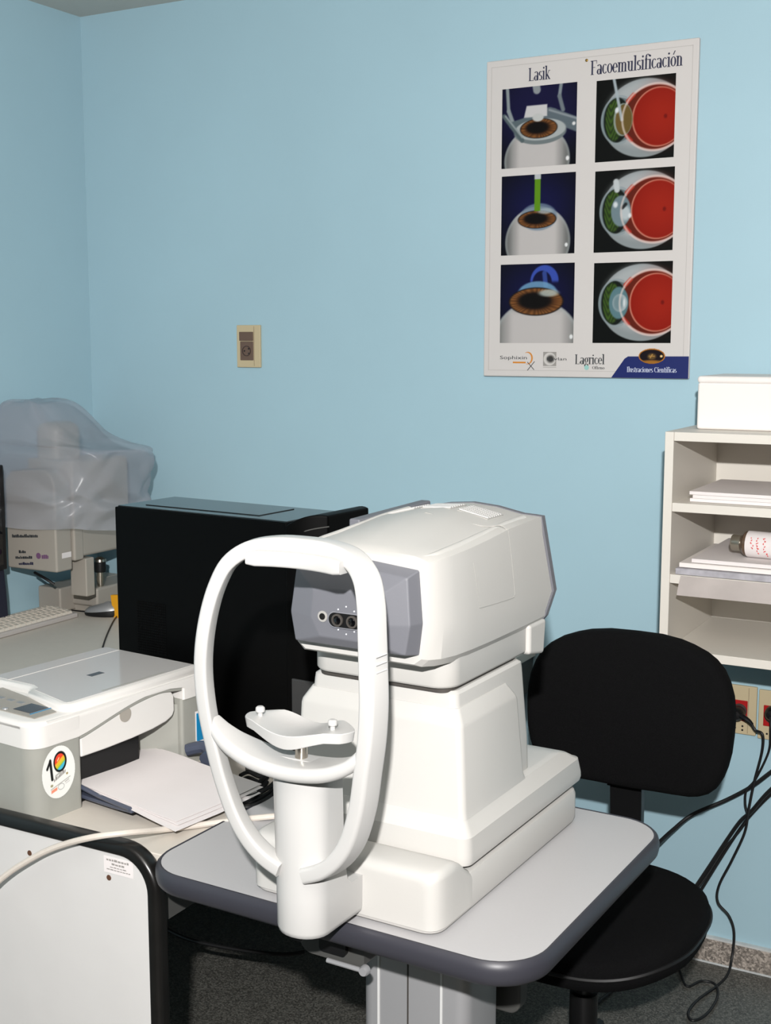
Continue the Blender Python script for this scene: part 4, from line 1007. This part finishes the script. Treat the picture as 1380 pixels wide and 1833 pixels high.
wcab('power_cable', [tuple(_p2 + np.array([0, -.03, -.004])), tuple(_p2 + np.array([.004, -.04, -.03])), tuple(pY(1376, 1345, 2.91)), tuple(pY(1352, 1395, 2.915)), tuple(pY(1336, 1415, 2.915)), tuple(pY(1334, 1440, 2.915)), tuple(pY(1338, 1462, 2.912)), tuple(pY(1326, 1484, 2.91)), tuple(pY(1296, 1520, 2.905)), tuple(pY(1262, 1572, 2.89)), tuple(pY(1225, 1620, 2.87))], .0028, 'thin black cable from the plug at the right edge twisting into the cable bunch')

# ------------------------------------------------------------------ office chair
ch = empty('office_chair', (-.75, 2.2, 0)); tag(ch, 'black fabric office chair behind the instrument table', 'chair')
CL = np.array([-.75, 2.2, 0])
YB = 2.42
right = [(500, 75), (600, 82), (700, 95), (790, 117), (850, 140), (915, 172), (960, 205), (1000, 250), (1025, 300), (1043, 360), (1050, 420), (1050, 480), (1045, 540), (1036, 610), (1020, 670), (1000, 718), (975, 755), (940, 780), (900, 792), (860, 795), (780, 787), (700, 776), (600, 763)]
out = [pY(900 + a / 2.5, 1100 + b_ / 2.5, YB) for a, b_ in right]
cxm = pY(900 + 560 / 2.5, 1500, YB)[0]
pr_ = [(p[0] - cxm, p[2]) for p in out if p[0] - cxm > 0.004]
ztop = max(p[1] for p in pr_); zbot = min(p[1] for p in pr_)
outline = [(0, ztop)] + pr_ + [(0, pr_[-1][1])] + [(-a, c) for a, c in pr_[::-1]]
zc = (ztop + zbot) / 2
rings = []
for k_, (sc, dy) in enumerate(((.90, -.028), (.955, -.026), (.985, -.020), (1.0, -.010), (1.0, .012), (.985, .022), (.93, .03))):
    rings.append([(cxm - CL[0] + a * sc, YB - CL[1] + dy + .10 * (a / .22) ** 2 * -.25 + (c - zc) * .06, zc + (c - zc) * sc) for a, c in outline])
MB().loft(rings).build('backrest', MT['fabric'], ch, sharp=60)
sx_, sy_ = cxm - CL[0], -.03
seat = []
def seat_ring(sc, z, dz=0):
    P = []
    for k in range(48):
        a = 2 * math.pi * k / 48; c, s_ = math.cos(a), math.sin(a)
        e = 2 / 2.7
        x = .222 * math.copysign(abs(c) ** e, c); y = .215 * math.copysign(abs(s_) ** e, s_)
        zz = z + dz * 0 - (.022 * max(0, (-y - .11) / .1) ** 2 if y < 0 else 0)
        P.append((sx_ + x * sc, sy_ + y * sc, zz))
    return P
SZ = .475
MB().loft([seat_ring(.90, SZ - .062), seat_ring(.985, SZ - .055), seat_ring(1.0, SZ - .04), seat_ring(1.0, SZ - .022), seat_ring(.985, SZ - .010), seat_ring(.94, SZ - .002), seat_ring(.7, SZ + .001)]).build('seat', MT['fabric'], ch, sharp=60)
pip = MB(); P_ = seat_ring(1.004, SZ - .031); tube(pip, P_ + [P_[0]], .004, 6, 2); pip.build('seat_piping', MT['cable'], ch)
MB().loft([seat_ring(.80, SZ - .075), seat_ring(.92, SZ - .061)]).build('seat_shell', MT['black'], ch)
q0 = pY(1125, 1400, YB + .035); bxm = q0[0] - CL[0]
arm = MB().add([(bxm - .036, YB - CL[1] + .01, .72), (bxm + .034, YB - CL[1] + .01, .72), (bxm + .034, YB - CL[1] + .035, .72), (bxm - .036, YB - CL[1] + .035, .72),
    (bxm - .034, YB - CL[1] + .03, .44), (bxm + .032, YB - CL[1] + .03, .44), (bxm + .032, YB - CL[1] + .05, .44), (bxm - .034, YB - CL[1] + .05, .44),
    (bxm - .03, .0, .405), (bxm + .03, .0, .405), (bxm + .03, .0, .385), (bxm - .03, .0, .385)],
    [(0, 3, 2, 1), (0, 1, 5, 4), (1, 2, 6, 5), (2, 3, 7, 6), (3, 0, 4, 7), (4, 5, 9, 8), (5, 6, 10, 9), (6, 7, 11, 10), (7, 4, 8, 11), (8, 9, 10, 11)]).build('back_support', MT['black'], ch, bevel=.005)
for k in range(6):
    z = .600 + .006 * k
    MB().box(bxm - .0385, bxm + .0365, YB - CL[1] + .008 + k * -.0008, YB - CL[1] + .046, z, z + .0035).build('bellows_rib', MT['black'], arm, bevel=.0015, seg=1)
MB().lathe([(0, .08), (.027, .08), (.027, .28), (.02, .282), (.02, .40), (0, .40)], 20, (sx_, sy_, 0)).build('gas_column', MT['black'], ch)
MB().box(sx_ - .09, sx_ + .09, sy_ - .09, sy_ + .09, .385, .404).build('mechanism', MT['black'], ch, bevel=.005)
for k in range(5):
    a = R(90 + 72 * k + 12); c, s_ = math.cos(a), math.sin(a)
    lg = MB(); tube(lg, [(sx_ + c * .02, sy_ + s_ * .02, .105), (sx_ + c * .14, sy_ + s_ * .14, .095), (sx_ + c * .255, sy_ + s_ * .255, .07)], lambda t: .022 - .008 * t, 8, 4)
    lgo = lg.build('base_arm', MT['black'], ch)
    MB().lathe([(0, -.012), (.022, -.012), (.025, -.008), (.025, .008), (.022, .012), (0, .012)], 18, (sx_ + c * .255, sy_ + s_ * .255, .0255), 'x').build('castor', MT['black'], lgo)

# ------------------------------------------------------------------ wall shelf unit
SYF, SX0, SX1 = 2.58, -.757, .06
su = empty('shelf_unit', (SX0, WY, .848)); tag(su, 'open cream laminate shelf unit hanging on the wall above the chair', 'shelf')
SZ0 = .848; SB = SYF - WY
zT = 1.330 - SZ0; t_ = .019
z2 = pY(1300, 906, SYF)[2] - SZ0; z3 = pY(1210, 1029, SYF)[2] - SZ0
MB().box(0, t_, SB, -.002, 0, zT).build('side_panel', MT['shelf'], su, bevel=.001, seg=1)
MB().box(SX1 - SX0 - t_, SX1 - SX0, SB, -.002, 0, zT).build('side_panel', MT['shelf'], su, bevel=.001, seg=1)
MB().box(t_, SX1 - SX0 - t_, -.008, -.002, 0, zT).build('back_panel', MT['shelf'], su)
for nm, zz in (('top_board', zT - t_), ('shelf_board', z2 - t_), ('shelf_board', z3 - t_), ('bottom_board', 0)):
    MB().box(t_, SX1 - SX0 - t_, SB + .001, -.008, zz, zz + t_).build(nm, MT['shelf'], su, bevel=.001, seg=1)
MB().lathe([(0, -.004), (.006, -.003), (.007, 0), (0, 0)], 14, (t_ + .075, -.03, zT - t_ - .004)).build('screw_head', MT['brass'], su)
def pile(name, x0, x1, yf, yb, z0, n, th, label, m='paper', jit=.006, group=None, rot=0):
    o = empty(name, (x0, yf, z0), rot); tag(o, label, 'paper', group)
    for k in range(n):
        dx, dy = random.uniform(-jit, jit), random.uniform(-jit, jit)
        MB().box(dx, x1 - x0 + dx, dy + jit, yb - yf + dy, k * th + .0002, (k + 1) * th).build('sheaf', MT[m], o, bevel=.0006, seg=1)
    return o
zs2 = SZ0 + z2; zs3 = SZ0 + z3
q = pY(1234, 890, SYF + .03)
pile('paper_stack', q[0], q[0] + .30, SYF + .03, SYF + .30, zs2 + .0003, 3, .0075, 'white paper stack on the upper shelf of the wall unit')
pile('newspaper', -.728, -.33, SYF + .004, SYF + .30, zs3 + .0005, 1, .013, 'folded blue grey newspaper at the bottom of the middle shelf pile', 'paper3', .002)
pile('paper_stack', -.722, -.34, SYF + .012, SYF + .30, zs3 + .0145, 1, .010, 'pinkish paper sheaf lying on the folded newspaper', 'boxw', .002)
pile('paper_stack', -.698, -.36, SYF + .02, SYF + .34, zs3 + .0252, 1, .0085, 'white paper pad under the lying bottle', 'paper', .002)
# sheet hanging over the shelf edge
hs = MB(); hw = []
qa, qb = pY(1216, 1033, SYF - .004), pY(1212, 1058, SYF - .01)
for k in range(5):
    t = k / 4
    for xx_ in (-.712, -.55, -.34):
        hw.append((xx_ - .004 * t - .002, SYF - .002 - .012 * math.sin(t * 1.5), zs3 - .0005 - (.040 * t)))
F = []
for k in range(4):
    for j in range(2): F.append((k * 3 + j, k * 3 + j + 1, k * 3 + j + 4, k * 3 + j + 3))
hb = [(a, b_ + .0006, c) for a, b_, c in hw]; K = len(hw)
F2 = F + [tuple(i + K for i in f[::-1]) for f in F]
hp = hs.add(hw + hb, F2).build('hanging_sheet', MT['paper2']); tag(hp, 'greyish sheet hanging over the middle shelf edge', 'paper')
# bottle on its side
bt = empty('medicine_bottle', (*pY(1345, 985, SYF + .10)[:2], zs3 + .0345)); tag(bt, 'small bottle with red handwritten white label lying on papers', 'bottle')
bt.rotation_euler = (0, 0, R(-6)); bt.scale = (1.22, 1.22, 1.22)
MB().lathe([(0, .0), (.019, .0), (.0225, .004), (.0225, .05), (.021, .058), (.014, .066), (.0135, .072), (0, .072)], 24, (-.046 + .072, 0, .0226), 'x')
mbt = MB(); mbt.lathe([(0, -.02), (.012, -.02), (.013, -.010), (.0215, -.002), (.0225, .004), (.0225, .05), (.019, .056), (0, .056)], 24, (-.008, 0, .0226), 'x'); mbt.build('glass', MT['bottle'], bt)
MB().lathe([(.0228, -.001), (.0231, -.001), (.0231, .053), (.0228, .053)], 24, (-.004, 0, .0226), 'x').build('paper_label', MT['paper'], bt)
cpo = MB().lathe([(0, -.024), (.0135, -.024), (.0145, -.022), (.0145, -.008), (.0135, -.007), (0, -.007)], 20, (-.010, 0, .0226), 'x').build('cap', MT['capm'], bt)
mk = MB()
for (xs_, n_) in ((.004, 5), (.014, 7), (.026, 8)):
    for k in range(n_):
        a = R(142 + 11 * k); r0 = .0234; xo = xs_ + random.uniform(-.001, .001) + .0016 * k * .4
        pts = [(xo + random.uniform(0, .004), r0 * math.cos(a + d_), .0226 - r0 * math.sin(a + d_) * -1) for d_ in (0, .05, .1)]
        tube(mk, [(p[0], -abs(p[1]), p[2]) for p in pts], .0007, 5, 2)
mk.build('handwriting', MT['redink'], bt)
# white box on top
q0, q1 = pY(1249, 673, SYF + .10), pY(1247, 762, SYF + .10)
wb = empty('card_box', (q0[0], SYF + .10, 1.3303)); tag(wb, 'white closed box standing on top of the shelf unit', 'box')
hB = q0[2] - 1.330
MB().box(0, .42, 0, .22, 0, hB * .88).build('box_body', MT['boxw'], wb, bevel=.006, seg=3)
MB().box(-.0015, .4215, -.0015, .2215, hB * .86, hB).build('box_lid', MT['boxw'], wb, bevel=.007, seg=3)

# ------------------------------------------------------------------ left corner: covered instrument
Y0 = 2.5
def pyo(u, v, Y=Y0): return pY(u, v, Y)
oc = empty('covered_instrument', (-2.45, 2.62, TD)); tag(oc, 'old white optical instrument under a clear plastic cover in the corner', 'instrument')
OL = np.array([-2.45, 2.62, TD])
fa = pyo(12, 1015); fbp = pyo(102, 1026)
X0, X1, ZB = fa[0], fbp[0], fbp[2]
zt_ = pyo(100, 862)[2]
# front head: arched top
def lw(P): return tuple(np.array(P) - OL)
prof = [(X0 + .004, ZB)] + [(X1, ZB)] + [(X1, zt_ - .02)] + [(X1 - .045 + .045 * math.cos(R(a)), zt_ - .02 + .05 * math.sin(R(a))) for a in range(15, 91, 15)] + [(X0 + .03, zt_ + .022), (X0 + .006, zt_ - .005)]
hdo = MB().loft([[(a - OL[0], Y0 - OL[1], c - OL[2]) for a, c in prof], [(a - OL[0], Y0 + .062 - OL[1], c - OL[2]) for a, c in prof]]).build('front_head', MT['oct'], oc, bevel=.006, seg=3, angle=50)
MB().box(X0 + .06 - OL[0], X0 + .0615 - OL[0], Y0 - .0008 - OL[1], Y0 - OL[1], ZB + .16 - OL[2], zt_ - OL[2]).build('seam', MT['inkgr'], hdo)
# rear body, wider and taller
xr = pY(142, 990, Y0 + .08)[0]
zb2 = pY(142, 1003, Y0 + .08)[2]
MB().box(X0 + .03 - OL[0], xr - OL[0], Y0 + .062 - OL[1], Y0 + .10 - OL[1], zb2 - .0 - OL[2], zt_ + .05 - OL[2]).build('middle_body', MT['oct'], oc, bevel=.006)
MB().box(X0 + .05 - OL[0], xr - .004 - OL[0], Y0 + .095 - OL[1], Y0 + .30 - OL[1], zb2 + .006 - OL[2], zt_ + .045 - OL[2]).build('rear_body', MT['oct'], oc, bevel=.01)
MB().box(X0 + .035 - OL[0], X0 + .125 - OL[0], Y0 + .08 - OL[1], Y0 + .19 - OL[1], zt_ + .02 - OL[2], zt_ + .15 - OL[2]).build('ocular_tower', MT['oct'], oc, bevel=.03, seg=4)
MB().box(xr - .055 - OL[0], xr + .004 - OL[0], Y0 + .10 - OL[1], Y0 + .135 - OL[1], .072, zb2 + .002 - OL[2]).build('neck', MT['oct'], oc, bevel=.004)
# stepped base
a_, b_ = pY(172, 1084, Y0 + .21), pY(104, 1062, Y0 + .03)
MB().box(X0 - .04 - OL[0], a_[0] - .085 - OL[0], Y0 + .155 - OL[1], Y0 + .42 - OL[1], .0003, .072).build('base', MT['oct'], oc, bevel=.006)
MB().box(a_[0] - .09 - OL[0], a_[0] + .01 - OL[0], Y0 + .205 - OL[1], Y0 + .42 - OL[1], .016, .072).build('joystick_base', MT['oct'], oc, bevel=.008)
MB().box(a_[0] - .085 - OL[0], a_[0] + .0 - OL[0], Y0 + .215 - OL[1], Y0 + .41 - OL[1], .0003, .02).build('base_plinth', MT['oct'], oc)
jq = pY(180, 1044, Y0 + .24)
jx, jy = jq[0] - OL[0], Y0 + .24 - OL[1]
js = MB().lathe([(0, .068), (.008, .068), (.012, .095), (.013, .115), (0, .115)], 18, (jx, jy, 0)).build('joystick', MT['chrome'], oc)
MB().lathe([(0, .114), (.0165, .114), (.0175, .12), (.0165, .146), (0, .146)], 18, (jx, jy, 0)).build('joystick_grip', MT['black'], js)
MB().lathe([(0, .145), (.0185, .145), (.0175, .152), (.006, .158), (0, .158)], 18, (jx, jy, 0)).build('joystick_cap', MT['chrome'], js)
cbx = MB(); tube(cbx, [lw(pY(62, 1025, Y0 + .06)), lw(pY(80, 1035, Y0 + .05)), lw(pY(97, 1046, Y0 + .06))], .004, 6, 4); cbx.build('hanging_lead', MT['cable'], oc)
# printed words on the head (unreadable at this distance: word-like strokes)
def wordstrokes(name, u0, u1, v, hpx, m, seed, parent):
    rs = random.Random(seed); mb = MB(); u = u0
    while u < u1 - 2:
        wq = rs.uniform(1.2, 3.2); hq = hpx * rs.uniform(.55, 1)
        a, b2 = pyo(u, v, Y0), pyo(min(u + wq, u1), v - hq, Y0)
        mb.box(a[0] - OL[0], b2[0] - OL[0], Y0 - .0007 - OL[1], Y0 - .0001 - OL[1], a[2] - OL[2], b2[2] - OL[2]); u += wq + .8
    return mb.build(name, m, parent)
wordstrokes('lettering', 22, 68, 962, 6, MT['inkdk'], 1, hdo)
wordstrokes('lettering', 34, 46, 990, 5, MT['inkdk'], 2, hdo)
wordstrokes('lettering', 28, 58, 1000, 5, MT['inkdk'], 3, hdo)
wordstrokes('lettering', 34, 60, 1011, 5, MT['ink'], 4, hdo)
wordstrokes('lettering', 75, 88, 1000, 7, MT['inklilac'], 5, hdo)
c_ = pyo(69, 995); MB().lathe([(0, -.0004), (.0085, -.0004), (.0085, .0002), (0, .0002)], 18, (c_[0] - OL[0], Y0 - .0003 - OL[1], c_[2] - OL[2]), 'y').build('round_mark', MT['inklilac'], hdo)
c0_, c1_ = pX(111, 1000, X1), pX(127, 987, X1)
MB().box(X1 - OL[0] - .0003, X1 + .0007 - OL[0], c0_[1] - OL[1], c1_[1] - OL[1], c0_[2] - OL[2], c1_[2] - OL[2]).build('white_tag', MT['paper'], hdo)

# the loose plastic cover: horizontal rings draped over the instrument, widest low down
cv_rows = [ # v, u_left, u_right
    (716, 30, 62), (719, 18, 82), (728, 4, 93), (745, -10, 108), (765, -22, 128), (782, -30, 150), (794, -34, 180), (801, -36, 212), (815, -37, 216),
    (845, -38, 209), (875, -38, 202), (892, -38, 199), (906, -38, 201), (925, -38, 197), (948, -38, 193)]
rings = []
N = 96
rs = random.Random(9); ph = [rs.uniform(0, 6.28) for _ in range(8)]
rows = smooth_path([np.array(r_, float) for r_ in cv_rows], 5)
def ridge(x): return 1 - 2 * abs((x / math.pi) % 1 - .5) * 2
for k, (v, ul, ur) in enumerate(rows):
    pl_, pr2 = pY(ul, v, Y0 + .10), pY(ur, v, Y0 + .10)
    t = k / (len(rows) - 1)
    cx_, rx_ = (pl_[0] + pr2[0]) / 2, (pr2[0] - pl_[0]) / 2
    yf = Y0 - .016 + (.09 * (1 - t) ** 2.0); yb = Y0 + .33 - .12 * (1 - t) ** 2
    ring = []
    for j in range(N):
        a = 2 * math.pi * j / N; c, s_ = math.cos(a), math.sin(a); e = 2 / 3.6
        x = cx_ + rx_ * math.copysign(abs(c) ** e, c); y = (yf + yb) / 2 + (yb - yf) / 2 * math.copysign(abs(s_) ** e, s_)
        wv = .008 * t * math.sin(3 * a + ph[0] + 3 * t) + .007 * min(1, .3 + t) * ridge(3.5 * a + ph[1] - 9 * t + 1.5 * math.sin(5 * t)) + .005 * ridge(6 * a + 14 * t + ph[4]) * t + .004 * ridge(11 * t * t + 2 * a + ph[5])
        z = pY((ul + ur) / 2, v, Y0 + .10)[2]
        z += .035 * t * t * (s_ < 0) * abs(s_) ** .5 + .016 * t * t * max(0, -c) * (s_ < .3)
        if t > .9: z += (t - .9) * 10 * (.010 * math.sin(2 * a + ph[2]) + .006 * math.sin(5 * a + ph[3]))
        x = max(x + wv * c, WXL + .006)
        ring.append((x - OL[0], y + wv * s_ - OL[1], z - OL[2] + .003 * math.sin(5 * a + k * .2)))
    rings.append(ring)
cvm = MB(); cvm.loft(rings, cap=False); nb = len(cvm.V); cvm.F.append(tuple(range(N))[::-1])
cvo = cvm.build('plastic_dust_cover', MT['cover'], sharp=180); cvo.location = tuple(OL); tag(cvo, 'wrinkled clear plastic dust cover draped over the corner instrument', 'dust cover')
sd = cvo.modifiers.new('sub', 'SUBSURF'); sd.levels = 1; sd.render_levels = 1

# ------------------------------------------------------------------ monitor at the left edge, keyboard, mouse, notes
MY = 2.458
mn = empty('monitor', (-2.60, 2.3, TD)); tag(mn, 'dark monitor with navy foot at the left picture edge', 'monitor')
zq = lambda v: pY(8, v, MY)[2] - TD
mx = pY(11, 950, MY)[0] + 2.60
MB().box(mx - .04, mx, -.22, MY - 2.3, zq(1018), zq(832)).build('screen_case', MT['black'], mn, bevel=.004)
MB().box(mx - .001, mx + .0012, -.205, MY - 2.3 - .015, zq(1018) + .015, zq(832) - .012).build('screen', MT['glass'], mn)
q1 = pY(16, 1090, MY)[0] + 2.60; q2 = pY(8, 1018, MY)[0] + 2.60
fq = []
for (z, xr_) in ((.0005, q1), (.012, q1 - .001), (zq(1060), q1 * .55 + q2 * .45), (zq(1018), q2)):
    fq.append([(-.045, .06, z), (xr_, .06, z), (xr_, MY - 2.3, z), (-.045, MY - 2.3, z)])
MB().loft(fq).build('foot', MT['navycloth'], mn, bevel=.004)

kf0, kf1 = pZ(0, 1136, TD + .012), pZ(140, 1098, TD + .012)
kd = kf1 - kf0; ka = math.atan2(kd[1], kd[0]); kl = np.linalg.norm(kd[:2])
kb = empty('keyboard', (kf1[0], kf1[1], TD), ka); tag(kb, 'cream computer keyboard on the desk below the covered instrument', 'keyboard')
KD = .097
MB().add([(-.44, 0, .0005), (0, 0, .0005), (0, KD, .0005), (-.44, KD, .0005), (-.44, .0, .014), (0, .0, .014), (0, KD, .027), (-.44, KD, .027)], [(0, 3, 2, 1), (4, 5, 6, 7), (0, 1, 5, 4), (1, 2, 6, 5), (2, 3, 7, 6), (3, 0, 4, 7)]).build('case', MT['kbd'], kb, bevel=.004)
kme = None
for r_ in range(5):
    for c_ in range(21):
        yy_ = .008 + r_ * .0172; xx_ = -.428 + c_ * .0198 + (.004 if r_ % 2 else 0)
        if kme is None:
            ko = MB().add([(0, 0, 0), (.0175, 0, 0), (.0175, .0165, .0017), (0, .0165, .0017), (.002, .002, .007), (.0155, .002, .007), (.0155, .0145, .0085), (.002, .0145, .0085)], [(0, 3, 2, 1), (4, 5, 6, 7), (0, 1, 5, 4), (1, 2, 6, 5), (2, 3, 7, 6), (3, 0, 4, 7)]).build('key', MT['key'], kb); kme = ko.data
        else:
            ko = bpy.data.objects.new('key', kme); COL.objects.link(ko); ko.parent = kb
        ko.location = (xx_, yy_, .014 + yy_ * .104)
mo_p = pZ(186, 1099, TD + .004)
mo = empty('computer_mouse', (mo_p[0], mo_p[1], TD), R(20)); tag(mo, 'silver and black mouse on the desk beside the computer tower', 'mouse')
def mring(sc, z): return [(.058 * sc * math.cos(2 * math.pi * k / 24), .03 * sc * math.sin(2 * math.pi * k / 24), z + .006 * math.cos(2 * math.pi * k / 24) * (z > .01)) for k in range(24)]
MB().loft([mring(.94, .0005), mring(1.0, .006), mring(.97, .016)]).build('lower_shell', MT['black'], mo, sharp=60)
MB().loft([mring(.975, .0155), mring(.93, .022), mring(.78, .029), mring(.5, .034), mring(.2, .036)]).build('upper_shell', MT['silver'], mo, sharp=80)
yq = pZ(203, 1105, TD)
yn = empty('note_pad', (yq[0], yq[1], TD), R(0)); tag(yn, 'yellow card standing beside the mouse against the computer tower', 'card')
MB().add([(0, 0, .0005), (.03, 0, .0005), (.03, .02, .0005), (0, .02, .0005), (-.012, .004, .062), (.03, .004, .066), (.03, .016, .066), (-.012, .016, .062)], [(0, 3, 2, 1), (4, 5, 6, 7), (0, 1, 5, 4), (1, 2, 6, 5), (2, 3, 7, 6), (3, 0, 4, 7)]).build('card', MT['yellow'], yn)
wcab('mouse_cable', [tuple(pZ(u, v, TD + .003)) for u, v in ((212, 1100), (203, 1112), (192, 1135), (184, 1158), (178, 1185))], .0022, 'thin black cable on the desk left of the computer tower')
wcab('keyboard_cable', [tuple(pZ(u, v, TD + .003)) for u, v in ((128, 1092), (145, 1094), (160, 1095), (172, 1095))], .0022, 'thin black cable between the keyboard and the mouse')

# ------------------------------------------------------------------ cables around the printer
wc = [pY(-60, 1640, 1.36), pY(0, 1575, 1.375), pY(60, 1535, 1.385), pY(110, 1513, 1.39), pY(170, 1498, 1.395), pZ(235, 1490, PT + .012), pZ(300, 1484, TD + .012), pZ(370, 1475, TD + .006), pZ(440, 1466, TD + .012), pZ(480, 1462, TZ + .007), pZ(520, 1458, TZ + .0055), pZ(570, 1448, TZ + .0055)]
wcab('white_cable', wc, .0050, 'thick cream cable crossing the desk end and the black edge', 'wcable', 10)
for k, (off, lab) in enumerate(((0, 'black adapter lead coiled on the desk under the chin rest bar'), (.012, 'second black lead coiled on the desk beside the paper'), (-.014, 'third black lead on the desk near the tower foot'))):
    wcab('adapter_lead', [tuple(pZ(u, v + off * 700, TD + .006 + .004 * k)) for u, v in ((430, 1398), (445, 1392), (465, 1400), (478, 1392), (462, 1412), (445, 1424), (425, 1432), (445, 1436), (480, 1420), (500, 1400))], .0036, lab)
aq = pZ(478, 1392, TD)
ad = empty('power_adapter', tuple(aq)); tag(ad, 'black power adapter block on the desk behind the chin rest', 'adapter')
MB().box(-.05, .03, .0, .05, .0005, .034).build('adapter_body', MT['black'], ad, bevel=.005)
MB().box(-.046, .026, -.0006, .0, .008, .026).build('rating_label', MT['darkgrey'], ad)
wcab('floor_cable', [tuple(pZ(u, v, .2)) for u, v in ((285, 1656), (340, 1682), (430, 1700), (505, 1708), (545, 1704))], .0045, 'black cable hanging under the table near the desk end')
wcab('floor_lead', [fl(1100, 1770), fl(1075, 1790), fl(1050, 1812), fl(1020, 1840)], .0035, 'black cable on the floor under the chair seat')
